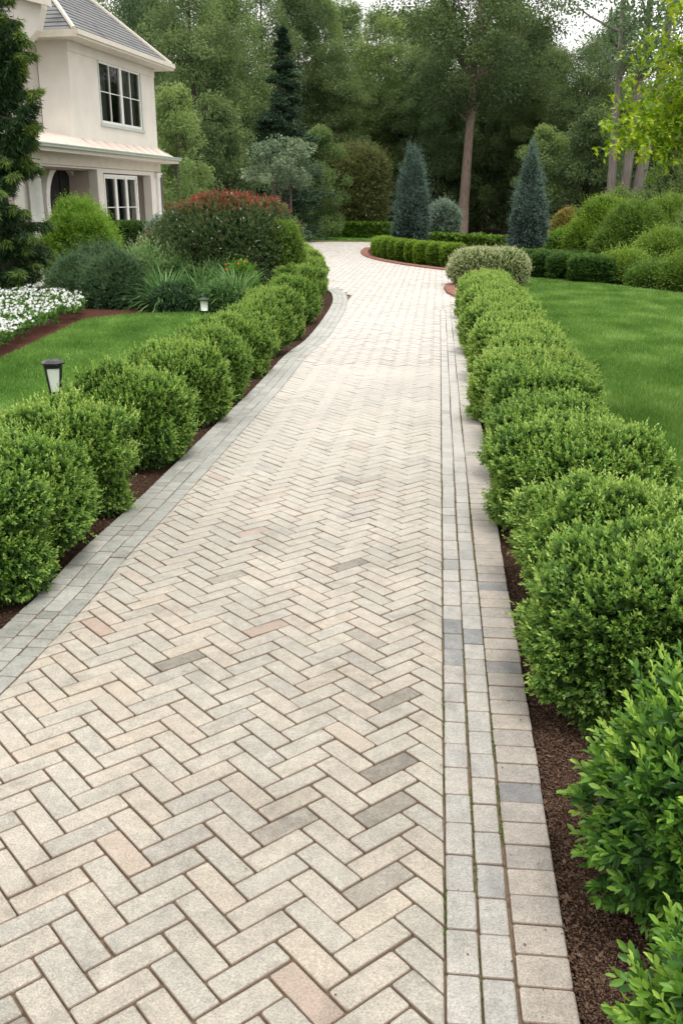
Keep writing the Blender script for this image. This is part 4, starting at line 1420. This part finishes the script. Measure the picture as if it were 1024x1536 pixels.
# three trunks on the right
c = AT(925, 47)
o = empty('three_trunk_tree', (c[0], c[1], 0), 'airy grey barked tree with three leaning trunks and sky between its leaves', 'tree', rz=YAW)
mpp = 47 / (FPX * CT + 468 * ST)
cl_ends = []
rr = random.Random(9)
for (x0, x1, x2, rad) in ((-14, -18, -24, .24), (0, 12, 30, .28), (14, 42, 62, .33)):
    b = MB()
    K = 9
    H = 17.5
    pts = []
    for i in range(K + 1):
        t = i / K
        xx_ = (x0 + (x1 - x0) * min(1, t / .45)) if t < .45 else x1 + (x2 - x1) * (t - .45) / .55
        pts.append((xx_ * mpp, rr.uniform(-.1, .1), -.1 + H * t))
    b.tube(pts, [rad * (1.2 if i == 0 else 1 - .8 * i / K) for i in range(K + 1)], 10)
    for j in range(9):
        k = rr.randint(4, 9)
        p = pts[k]
        a = rr.uniform(0, 6.28)
        L = rr.uniform(1.5, 4.0)
        e = (p[0] + math.cos(a) * L, p[1] + math.sin(a) * L, p[2] + rr.uniform(.4, 2.2))
        tube_limb(b, p, e, rad * .3, .02, rr, .1, 5, 4)
        cl_ends.append(e)
        cl_ends.append((p[0] + math.cos(a) * L * .6, p[1] + math.sin(a) * L * .6, p[2] + rr.uniform(.3, 1.4)))
    b.build('trunk', M['bark_grey'], o, True)
rg = rng(77)
ce = np.array(cl_ends)
per = 230
ci = np.repeat(np.arange(len(ce)), per)
d = unit(rg.normal(size=(len(ci), 3)))
P = ce[ci] + d * (rg.random(len(ci)) ** .5 * 1.25)[:, None] * np.array([1, 1, .6])
leafobj('crown', [leaves(P, d + rg.normal(size=d.shape) * .5, rg.uniform(.12, .24, len(ci)), .55, np.clip(rg.normal(.45, .2, len(ci)), 0, 1), T_DIA, rg, .5)], M['lf_woodblue'], o)

# dark growth of the deep wood, one mass
rg = rng(90)
n = 95000
px = rg.uniform(-150, 1200, n)
D = rg.uniform(88, 112, n)
f_ = FPX * CT + 468 * ST
Xc, Yc = (px - 512) / f_ * D, D
X = Xc * CY - Yc * SY; Y = Xc * SY + Yc * CY
Z = rg.random(n) ** 1.1 * (12.0 + 2.2 * smooth_noise(X, Y, 14, 4))
props(leafobj('deep_woodland', [leaves(np.stack([X, Y, Z], 1), rg.normal(size=(n, 3)), rg.uniform(.4, .9, n), .6, np.clip(.42 + .3 * smooth_noise(X, Z * 2, 9, 2) + rg.normal(size=n) * .12, 0, 1), T_DIA, rg, .4)], M['lf_wood']),
      'dark mass of the deep wood behind all the single trees', 'wood', kind='stuff')

# yellow green tree whose branches reach in from the right
c = AT(1201, 9.6)
o = empty('overhanging_tree', (c[0], c[1], 0), 'tree with bright yellow green lobed leaves reaching in over the lawn', 'tree', rz=YAW)
mp = 9.6 / f_
b = MB()
b.tube([(0, 0, -.05), (.05, 0, 1.4), (-.05, .1, 2.8), (.1, 0, 4.4), (.05, .05, 5.6)], [.12, .10, .08, .055, .02], 10)
rr = random.Random(31)
ends = []
targets = [(925, 190, 9.5), (915, 205, 9.3), (945, 175, 9.6), (960, 196, 9.2), (985, 165, 9.7), (1000, 120, 9.3), (985, 60, 9.8), (1010, 20, 9.2), (975, 135, 9.9), (1020, 60, 9.0), (1020, 150, 9.8), (990, 100, 10.2), (1000, -10, 9.6), (1050, 100, 9.4), (1050, 0, 9.9), (1060, 170, 9.3), (1100, 60, 9.5), (1100, -60, 9.9), (1150, 20, 8.8), (1200, -40, 10.3), (1300, 20, 9.4), (1350, -60, 9.8), (1250, -100, 9.0)]
f2 = lambda px_, py_, D_: ((px_ - 1235) * mp, D_ - 9.6, ZAT(py_, D_))
allp = []
for t in targets:
    e = Vector(f2(*t))
    s0 = Vector((.0, .03, max(2.0, min(4.6, e.z - .5))))
    pts = tube_limb(b, s0, e, .022, .004, rr, .06, 5, 8)
    allp += [(pts[k], pts[min(k + 1, 8)] - pts[k]) for k in range(4, 9)]
b.build('trunk', M['bark_grey'], o, True)
rg = rng(32)
parts = []
P, N = [], []
for p, d in allp:
    for q in range(20):
        P.append([p.x + rr.gauss(0, .15), p.y + rr.gauss(0, .15), p.z + rr.gauss(0, .09)])
        N.append([d.x + rr.gauss(0, .5), d.y + rr.gauss(0, .5), rr.uniform(-.3, .3)])
P = np.array(P); N = unit(np.array(N) + 1e-6)
leafobj('crown', sprigs(P, N, .15, 7, .075, .55, T_LOBE, rg, up=-.05, spread=1.0, tone0=.3, tone1=.8, jit=.2, upbias=.8), M['lf_maple'], o)


# ------------------------------------------------------------------ big conifer on the left
c = AT(6, 24.0)
o = empty('conifer_tree', (c[0], c[1], 0), 'tall dark conifer with drooping sprays standing before the house', 'conifer', rz=YAW)
b = MB()
b.tube([(0, 0, -.1), (0, 0, 4), (.05, 0, 8), (0, .05, 12.5)], [.30, .24, .15, .03], 10)
rr = random.Random(41)
rg = rng(42)
mp = 24.0 / f_
bt = []
z = .6
while z < 12.3:
    nb_ = 7
    for k in range(nb_):
        a = rr.uniform(0, 6.28)
        prof = 1.12 - .30 * abs(z - 2) / 4 if z < 6 else 1.05 * (13.2 - z) / 6.8
        L = max(.3, prof * rr.uniform(.7, 1.2))
        p0 = Vector((0, 0, z + rr.uniform(-.15, .15)))
        p1 = p0 + Vector((math.cos(a) * L, math.sin(a) * L, rr.uniform(-.30, .25) * L))
        bt.append(tube_limb(b, p0, p1, .035, .008, rr, .08, 5, 6))
    z += .34
for (px_, py_, px0, py0, D_) in ((96, 134, 40, 225, 23.2), (72, 82, 20, 130, 23.5), (72, 50, 25, 80, 23.6), (40, 27, 15, 70, 23.8), (80, 190, 20, 240, 23.4), (70, 100, 20, 150, 23.6)):
    e = Vector(((px_ - 6) * mp, D_ - 24, ZAT(py_, D_)))
    s0 = Vector(((px0 - 6) * mp * .6, (D_ - 24) * .5, ZAT(py0, D_)))
    bt.append(tube_limb(b, s0, e, .035, .008, rr, .05, 5, 8))
    bt.append(bt[-1])
b.build('trunk', M['bark'], o, True)
P, N, Tn = [], [], []
for pts in bt:
    K = len(pts) - 1
    for i in range(K * 9):
        t = (i + rr.random()) / (K * 9)
        j = min(K - 1, int(t * K))
        p = pts[j].lerp(pts[j + 1], t * K - j)
        dr = (pts[j + 1] - pts[j]).normalized()
        sd2 = dr.cross(Vector((0, 0, 1))).normalized()
        s_ = rr.choice((-1, 1))
        wdt = .12 + .26 * math.sin(math.pi * min(1, t * .9 + .12))
        d = (dr * .5 + sd2 * s_ * rr.uniform(.1, .9) + Vector((0, 0, -rr.uniform(.15, .9)))).normalized()
        # a hanging twig: needles along it
        for q in range(4):
            pp_ = p + d * wdt * q / 4
            P.append(pp_); N.append(d); Tn.append(.35 + .22 * q / 4 + (.45 if t > .86 else 0))
P = np.array([tuple(v) for v in P]); N = np.array([tuple(v) for v in N]); Tn = np.array(Tn)
parts = []
for j in range(5):
    dd = N * .8 + rg.normal(size=N.shape) * .42
    dd[:, 2] -= .2
    parts.append(leaves(P + rg.normal(size=P.shape) * .03, dd, rg.uniform(.10, .2, len(P)), .13, Tn + rg.normal(size=len(P)) * .12, T_DIA, rg, .3))
leafobj('crown', parts, M['lf_conifer'], o)


# ------------------------------------------------------------------ the house
K1 = G(130, 418); K2 = G(247, 397.5)
U = (K2 - K1); HL = np.linalg.norm(U); U = U / HL
Vn = np.array([-U[1], U[0]])                 # inward (left)


def onwall(px, py, v=0.0):
    """(u, z) where the pixel's ray meets the house's side plane set back by v"""
    d = ray(px, py)
    o_ = K1 + Vn * v
    A = np.array([[d[0], -U[0]], [d[1], -U[1]]])
    t, u = np.linalg.solve(A, o_)
    return float(u), float(CAMH + d[2] * t)


house = empty('house', (K1[0], K1[1], 0), 'cream stucco house with slate hip roof and arched porch behind the lime green shrub', 'house', rz=math.atan2(U[1], U[0]))
# local axes: x = u (along), y = v (inward), z


def wallpoly(mb, outline, v0, v1, holes=()):
    """a wall slab in the u-z plane between depths v0 (outer) and v1, rectangular holes cut out by strips"""
    u0, u1, z0, z1 = outline
    us = sorted({u0, u1} | {h[0] for h in holes} | {h[1] for h in holes})
    zs = sorted({z0, z1} | {h[2] for h in holes} | {h[3] for h in holes})
    solid = {}
    for i in range(len(us) - 1):
        for j in range(len(zs) - 1):
            uc, zc = (us[i] + us[i + 1]) / 2, (zs[j] + zs[j + 1]) / 2
            solid[i, j] = not any(h[0] < uc < h[1] and h[2] < zc < h[3] for h in holes)
    for (i, j), s_ in solid.items():
        if not s_: continue
        a_, b_, c_, d_ = us[i], us[i + 1], zs[j], zs[j + 1]
        mb.poly([(a_, v0, c_), (b_, v0, c_), (b_, v0, d_), (a_, v0, d_)])
        mb.poly([(a_, v1, d_), (b_, v1, d_), (b_, v1, c_), (a_, v1, c_)])
        for (ii, jj, q) in ((i - 1, j, [(a_, v0, c_), (a_, v0, d_), (a_, v1, d_), (a_, v1, c_)]), (i + 1, j, [(b_, v1, c_), (b_, v1, d_), (b_, v0, d_), (b_, v0, c_)]),
                            (i, j - 1, [(a_, v1, c_), (b_, v1, c_), (b_, v0, c_), (a_, v0, c_)]), (i, j + 1, [(a_, v0, d_), (b_, v0, d_), (b_, v1, d_), (a_, v1, d_)])):
            if not solid.get((ii, jj), False): mb.poly(q)


EZ = 6.95                                   # eave height
PZT, PZG = 4.22, 3.86                       # porch roof top / gutter
wu0, wz1 = onwall(145, 86); wu1, _ = onwall(210, 103); _, wz0 = onwall(147, 183)
lu0, lz1 = onwall(158, 264); lu1, _ = onwall(206, 275)
UL = onwall(38, 300)[0]                      # near end of the porch front
mb = MB()
wallpoly(mb, (0, HL, 3.4, EZ), 0, .3, [(wu0, wu1, wz0, wz1)])
mb.box(0, .3, .3, 1.0, 3.4, EZ)              # return face at the corner
mb.box(.3, HL, 6.2, 6.5, 0, EZ)
mb.box(HL - .3, HL, .3, 6.2, 0, EZ)
mb.box(.25, .55, 1.0, 9, 3.4, EZ)            # set back wall, left of the corner
mb.build('upper_wall', M['stucco'], house)
# porch front: beam, piers, back wall
pu0, _ = onwall(150, 300); pu1, _ = onwall(156, 300)
ru0 = onwall(209, 300)[0]; ru1 = onwall(229, 300)[0]
mb = MB()
zt = 3.56
wallpoly(mb, (UL, HL, 0, 3.395), .02, .32, [(UL + .35, pu0, -.1, zt - .22), (lu0 - .1, lu1 + .12, 0.3, lz1 + .10), (ru0, ru1, -.1, zt - .30)])
mb.build('porch_front', M['stucco'], house)
mb = MB()
mb.box(pu0 + .15, HL - .3, 2.2, 2.4, 0, 3.39); mb.box(UL + .3, pu0, 1.05, 1.2, 0, 3.39)
mb.box(UL + .02, UL + .3, .32, 2.4, 0, 3.39)
mb.box(lu1 + .3, HL - .3, 1.2, 1.3, 0, 3.39)
mb.box(UL, HL, .33, 2.2, 3.3, 3.39)
mb.box(pu0, pu0 + .15, .33, 2.2, 0, 3.29)
mb.build('porch_walls', M['stucco_in'], house)
# arch set in the back wall
ac = (onwall(66, 300, .95)[0] + onwall(122, 300, .95)[0]) / 2
aw = abs(onwall(122, 300, .95)[0] - onwall(66, 300, .95)[0]) / 2
az1 = onwall(90, 250, .95)[1]
arc = lambda w_, top, k=14: [(ac - w_, 0)] + [(ac - w_ * math.cos(math.pi * i / k), top - w_ + w_ * math.sin(math.pi * i / k)) for i in range(k + 1)] + [(ac + w_, 0)]
inn, out_ = arc(aw * .82, az1), arc(aw, az1 + aw * .18)
mb = MB()
for i in range(len(inn) - 1):
    a_, b_, c_, d_ = inn[i], inn[i + 1], out_[i + 1], out_[i]
    mb.mesh([(p[0], .85, p[1]) for p in (a_, b_, c_, d_)] + [(p[0], 1.045, p[1]) for p in (a_, b_, c_, d_)], [(0, 1, 2, 3), (7, 6, 5, 4), (0, 4, 5, 1), (2, 6, 7, 3)])
mb.build('arch_surround', M['white'], house)
mb = MB()
mb.poly([(p[0], 1.02, p[1]) for p in inn])
mb.mesh([(p[0], .98, p[1]) for p in ((ac - .03, 0), (ac + .03, 0), (ac + .03, az1 - .02), (ac - .03, az1 - .02))] + [(p[0], 1.015, p[1]) for p in ((ac - .03, 0), (ac + .03, 0), (ac + .03, az1 - .02), (ac - .03, az1 - .02))], [(0, 1, 2, 3), (0, 4, 5, 1), (1, 5, 6, 2), (3, 7, 4, 0)])
mb.build('arched_door', M['dark'], house)
# round column
cu = onwall(47, 300)[0]
mb = MB()
mb.tube([(cu - .1, -.22, 0), (cu - .1, -.22, .2), (cu - .1, -.22, .21), (cu - .1, -.22, 3.2), (cu - .1, -.22, 3.22), (cu - .1, -.22, 3.38)], [.27, .27, .20, .17, .24, .26], 20)
mb.build('column', M['white'], house, True)
mb = MB()
mb.box(HL - .32, HL + .03, -.06, .015, 0, 3.38); mb.box(HL - .42, HL + .06, -.10, .01, 3.2, 3.36)
mb.build('corner_pilaster', M['white'], house)
# lintel band under the porch roof
mb = MB(); mb.box(UL - .05, HL + .05, -.05, .40, 3.40, 3.70)
mb.build('porch_beam', M['trim'], house)
# porch roof with standing seams
PO = .62
mb = MB()
A0 = (UL - .55, -PO, PZG); A1 = (HL + .45, -PO, PZG); B1 = (HL + .02, -.003, PZT + .02); B0 = (UL - .1, .9, PZT + .35)
B0 = (UL + .2, 1.05, 4.75); Bc = (-.02, 0, PZT)
mb.poly([A0, A1, (HL + .05, 0, PZT), (0, 0, PZT)]); mb.poly([A0, (0, 0, PZT), (0, 1.0, 4.45), (UL - .3, 1.0, 4.45)])
mb.poly([(UL - .55, -PO, PZG - .02), (HL + .45, -PO, PZG - .02), (HL + .45, .0, PZG - .02), (UL - .55, 1.0, PZG - .02)][::-1])
mb.poly([A1, (HL + .45, .6, PZG), (HL + .05, .6, PZT), (HL + .05, 0, PZT)])
for k in range(14):
    t = (k + .5) / 14
    u_ = A0[0] + (A1[0] - A0[0]) * t
    u2 = max(0.02, min(HL, u_))
    for s_ in (0,):
        mb.tube([(u_, -PO + .02, PZG + .012), (u2 if u_ > 0 else u_ * .5, -.01 if u_ > 0 else .4, PZT + .01)], [.014, .014], 5)
mb.build('porch_roof', M['porch_roof'], house)
mb = MB()
mb.box(UL - .62, HL + .5, -PO - .12, -PO, PZG - .05, PZG + .02)
mb.box(UL - .62, HL + .5, -PO - .14, -PO + .01, PZG + .021, PZG + .05)
mb.build('gutter', M['gutter'], house)
mb = MB()
mb.box(UL - .62, HL + .5, -PO + .002, .0, PZG - .16, PZG - .05)
mb.build('soffit', M['trim'], house)
mb = MB()
mb.tube([(.18, 1.06, EZ - .2), (.18, 1.06, 4.5)], [.05, .05], 8)
mb.build('downpipe', M['bark_grey'], house, True)
mb = MB()
mb.tube([(.20, 1.9, EZ - 1.8), (.20, 2.3, EZ - 1.2)][::-1] + [(.20, 1.9, 4.4)], [.04, .04, .04], 8)
mb.build('downpipe', M['bark_grey'], house, True)
mb = MB()
mb.tube([(HL - .05, -.09, 3.3), (HL - .05, -.09, .1)], [.045, .045], 8)
mb.build('downpipe', M['bark_grey'], house, True)
# roof
OV = .5
e0, e1, v0, v1 = -OV, HL + OV, -OV, HL * .95 + OV
RZ = EZ + .16
d = ray(66, -44)
# apex: centre of the eaves square, its height from the hip's slope in the photograph
au, av = (e0 + e1) / 2 - .2, (v0 + v1) / 2
apw = K1 + U * au + Vn * av
Dp = apw @ np.array([-SY, CY])
ZA = min(15.0, max(10.5, ZAT(-44, Dp)))
NC = 26


def facet(mb, a_, b_, top):
    a_, b_, top = Vector(a_), Vector(b_), Vector(top)
    nrm = (b_ - a_).cross(top - a_).normalized()
    if nrm.z < 0: nrm = -nrm
    for k in range(NC):
        t0, t1 = k / NC, (k + 1) / NC
        p, q = a_.lerp(top, t0), b_.lerp(top, t0)
        p2, q2 = a_.lerp(top, t1), b_.lerp(top, t1)
        o1, o2 = nrm * .026, nrm * .004
        tn = random.random()
        mb.mesh([p + o1, q + o1, q2 + o2, p2 + o2], [(0, 1, 2, 3)], tn)
        mb.mesh([p, q, q + o1, p + o1], [(0, 1, 2, 3)], tn)


mb = MB()
top = (au, av, ZA)
for a_, b_ in (((e0, v0, RZ), (e1, v0, RZ)), ((e1, v0, RZ), (e1, v1, RZ)), ((e1, v1, RZ), (e0, v1, RZ)), ((e0, v1, RZ), (e0, v0, RZ))): facet(mb, a_, b_, top)
roof = mb.build('roof', M['shingle'], house)
mb = MB()
mb.tube([(e0, v0, RZ + .05), (au, av, ZA + .05)], [.07, .07], 6); mb.tube([(e1, v0, RZ + .05), (au, av, ZA + .05)], [.07, .07], 6)
mb.build('hip_ridge', M['trim'], roof)
mb = MB()
for (x0, x1, y0, y1) in ((e0 - .03, e1 + .03, v0 - .10, v0 - .0), (e0 - .10, e0, v0, v1), (e1, e1 + .10, v0, v1)):
    mb.box(x0, x1, y0, y1, EZ - .02, EZ + .17)
mb.box(e0, e1, v0, v1, EZ - .01, EZ + .02)
mb.box(e0 - .06, e1 + .06, v0 - .15, v0 - .102, EZ + .05, EZ + .19)
mb.build('fascia', M['trim'], roof)
mb = MB(); mb.box(-.02, HL, -.03, -.002, EZ - .3, EZ - .02); mb.build('frieze', M['stucco'], house)


def window(u0, u1, z0, z1, sashes, cols, rows, mat, v=.0, hbar=.5):
    fr = MB()
    t = .075
    fr.box(u0 - .06, u1 + .06, v - .05, v + .12, z0 - .10, z0 + .0)
    fr.box(u0, u0 + t, v - .02, v + .12, z0, z1); fr.box(u1 - t, u1, v - .02, v + .12, z0, z1)
    fr.box(u0 + t, u1 - t, v - .02, v + .12, z1 - t, z1)
    w_ = (u1 - u0 - 2 * t) / sashes
    win = fr.build('window', M[mat], house)
    sb = MB()
    gl_ = MB()
    for s_ in range(sashes):
        a_ = u0 + t + s_ * w_ + .012; b_ = a_ + w_ - .024
        st = .055
        sb.box(a_, a_ + st, v + .01, v + .09, z0, z1 - t); sb.box(b_ - st, b_, v + .01, v + .09, z0, z1 - t)
        sb.box(a_ + st, b_ - st, v + .01, v + .09, z0, z0 + st * 1.5); sb.box(a_ + st, b_ - st, v + .01, v + .09, z1 - t - st, z1 - t)
        for c_ in range(1, cols):
            x = a_ + (b_ - a_) * c_ / cols
            sb.box(x - .016, x + .016, v + .02, v + .075, z0 + st * 1.5, z1 - t - st)
        for q in range(1, rows):
            zz = z0 + (z1 - z0) * hbar
            sb.box(a_ + st, b_ - st, v + .026, v + .07, zz - .013, zz + .013)
        gl_.poly([(a_ + st, v + .05, z0), (b_ - st, v + .05, z0), (b_ - st, v + .05, z1 - t), (a_ + st, v + .05, z1 - t)])
    if sashes > 1:
        for s_ in range(1, sashes):
            x = u0 + t + s_ * w_
            sb.box(x - .085, x + .085, v - .01, v + .0095, z0, z1 - t)
    sb.build('sash', M['white'], win)
    gl_.build('glass', M['glass'], win)
    K = 30
    for side_ in (0, 1):
        cb = MB()
        xa, xb = (u0 + .05, u0 + (u1 - u0) * .30) if side_ == 0 else (u1 - (u1 - u0) * .30, u1 - .05)
        for k in range(K):
            x0, x1 = xa + (xb - xa) * k / K, xa + (xb - xa) * (k + 1) / K
            y0, y1 = v + .25 + .03 * math.sin(k * 1.3), v + .25 + .03 * math.sin((k + 1) * 1.3)
            cb.poly([(x0, y0, z0), (x1, y1, z0), (x1, y1, z1), (x0, y0, z1)])
        cb.build('curtain', M['curtain'], win)
    db = MB()
    db.box(u0 - .1, u1 + .1, v + .75, v + .8, z0 - .1, z1 + .1); db.box(u0 - .12, u0 - .09, v + .33, v + .75, z0 - .1, z1 + .1); db.box(u1 + .09, u1 + .12, v + .33, v + .75, z0 - .1, z1 + .1)
    db.box(u0 - .1, u1 + .1, v + .33, v + .75, z0 - .12, z0 - .1); db.box(u0 - .1, u1 + .1, v + .33, v + .75, z1 + .1, z1 + .12)
    db.build('dark_room', M['dark'], win)
    return win


window(wu0, wu1, wz0, wz1, 2, 2, 2, 'sage')
window(lu0 - .06, lu1 + .08, 0.45, lz1 + .06, 3, 1, 2, 'white', v=.04, hbar=.62)
# tall wing on the left, nearer
mb = MB()
g0 = onwall(60, 30)
w_u = -1.2
wing = [(3.4, 3.9), (1.0, 4.6)]
mb.poly([(0, 0, 0)]) if False else None
XX = lambda px_, py_: onwall(px_, py_, 0)


def cam_face(px_, py_, uu):
    """(v, z) on the plane across the house at u = uu"""
    d = ray(px_, py_)
    o_ = K1 + U * uu
    A = np.array([[d[0], -Vn[0]], [d[1], -Vn[1]]])
    t, v = np.linalg.solve(A, o_)
    return float(v), float(CAMH + d[2] * t)


ol = [cam_face(*p, -1.6) for p in ((-60, -70), (66, -70), (62, 12), (55, 45), (25, 82), (-60, 82))]
n_ = len(ol)
mb.mesh([(-1.6, p[0], p[1]) for p in ol] + [(-1.25, p[0], p[1]) for p in ol], [tuple(range(n_))] + [(i, (i + 1) % n_, n_ + (i + 1) % n_, n_ + i) for i in range(n_)] + [tuple(range(2 * n_ - 1, n_ - 1, -1))])
mb.build('wing_wall', M['stucco'], house)
fa = cam_face(68, 8, -1.9); fb = cam_face(-60, -25, -1.9)
mb = MB()
mb.mesh([(-1.95, fa[0] - .05, fa[1]), (-1.95, fb[0], fb[1]), (-1.95, fb[0], fb[1] + .5), (-1.95, fa[0] - .05, fa[1] + .5), (-1.605, fa[0] - .05, fa[1]), (-1.605, fb[0], fb[1]), (-1.605, fb[0], fb[1] + .5), (-1.605, fa[0] - .05, fa[1] + .5)],
        [(0, 1, 2, 3), (4, 7, 6, 5), (0, 4, 5, 1), (3, 2, 6, 7), (0, 3, 7, 4)])
mb.build('wing_fascia', M['trim'], house)
mb = MB()
mb.box(.25, .55, 9, 9.3, 0, 3.4); mb.box(UL + .3, .55, 8.7, 9.0, 0, 3.39); mb.box(UL, UL + .28, 2.41, 9, 0, 3.39)
mb.build('side_wall', M['stucco'], house)


# ------------------------------------------------------------------ path lights
def lantern(loc, label, s=1.0, hp=.75):
    o = empty('path_lantern', loc, label, 'lantern', rz=math.pi / 4 + .32)
    o.scale = (s, s, s)
    b = MB(); b.tube([(0, 0, 0), (0, 0, hp - .02)], [.016, .016], 12); b.tube([(0, 0, hp - .035), (0, 0, hp - .02), (0, 0, hp + .005)], [.03, .036, .05], 12)
    b.build('post', M['black'], o, True)
    h = .30
    r0, r1 = .068, .112
    ring = lambda r_, z_, n=6: [(r_ * math.cos(k * 2 * math.pi / n), r_ * math.sin(k * 2 * math.pi / n), z_) for k in range(n)]
    fr = MB()
    c4 = [(i, (i + 1) % 4, 4 + (i + 1) % 4, 4 + i) for i in range(4)]
    for k in range(4):
        a0 = k * math.pi / 2
        fr.tube([(r0 * math.cos(a0), r0 * math.sin(a0), hp), (r1 * math.cos(a0), r1 * math.sin(a0), hp + h)], [.011, .012], 6)
    fr.mesh(ring(r0 + .014, hp - .012, 4) + ring(r0 + .018, hp + .022, 4), [(3, 2, 1, 0), (4, 5, 6, 7)] + c4)
    fr.mesh(ring(r1 + .010, hp + h - .022, 4) + ring(r1 + .016, hp + h + .016, 4), [(3, 2, 1, 0), (4, 5, 6, 7)] + c4)
    fr.build('frame', M['black'], o)
    gb_ = MB()
    gb_.mesh(ring(r0 - .010, hp + .023, 4) + ring(r1 - .010, hp + h - .023, 4), c4)
    gb_.build('frosted_shade', M['frost'], o)
    cp = MB()
    q = [ring(.128, hp + h + .017), ring(.132, hp + h + .034), ring(.085, hp + h + .058), ring(.030, hp + h + .072)]
    cp.mesh([v for r_ in q for v in r_], [tuple(range(5, -1, -1)), tuple(range(18, 24))] + [(j * 6 + i, j * 6 + (i + 1) % 6, (j + 1) * 6 + (i + 1) % 6, (j + 1) * 6 + i) for j in range(3) for i in range(6)])
    cp.build('cap', M['black'], o)
    return o


# the top of the lantern is at row 545, its lower end at 592
D1 = 9.35
c = G(82, 568, ZAT(568, D1))
pm = D1 / f_
hp_ = ZAT(590, D1)
lantern((c[0], c[1], 0), 'black six sided lantern with frosted panes standing behind the near boxwoods', .94, hp_ / .94)
c = AT(304, 20.7)
o = empty('small_path_light', (c[0], c[1], 0), 'small white path light with dark cap at the far edge of the left lawn', 'path light')
b = MB(); b.tube([(0, 0, 0), (0, 0, .12)], [.02, .02], 8); b.build('post', M['black'], o)
b = MB(); b.tube([(0, 0, .12), (0, 0, .34)], [.075, .085], 14); b.build('frosted_shade', M['frost'], o, True)
b = MB(); b.tube([(0, 0, .341), (0, 0, .36), (0, 0, .40)], [.16, .16, .05], 14); b.build('cap', M['black'], o)
print('pavers', cnt, 'house', HL, 'apex', ZA, 'UL', UL, 'lantern', hp_, 'win', wu0, wu1, wz0, wz1, lu0, lu1, lz1)
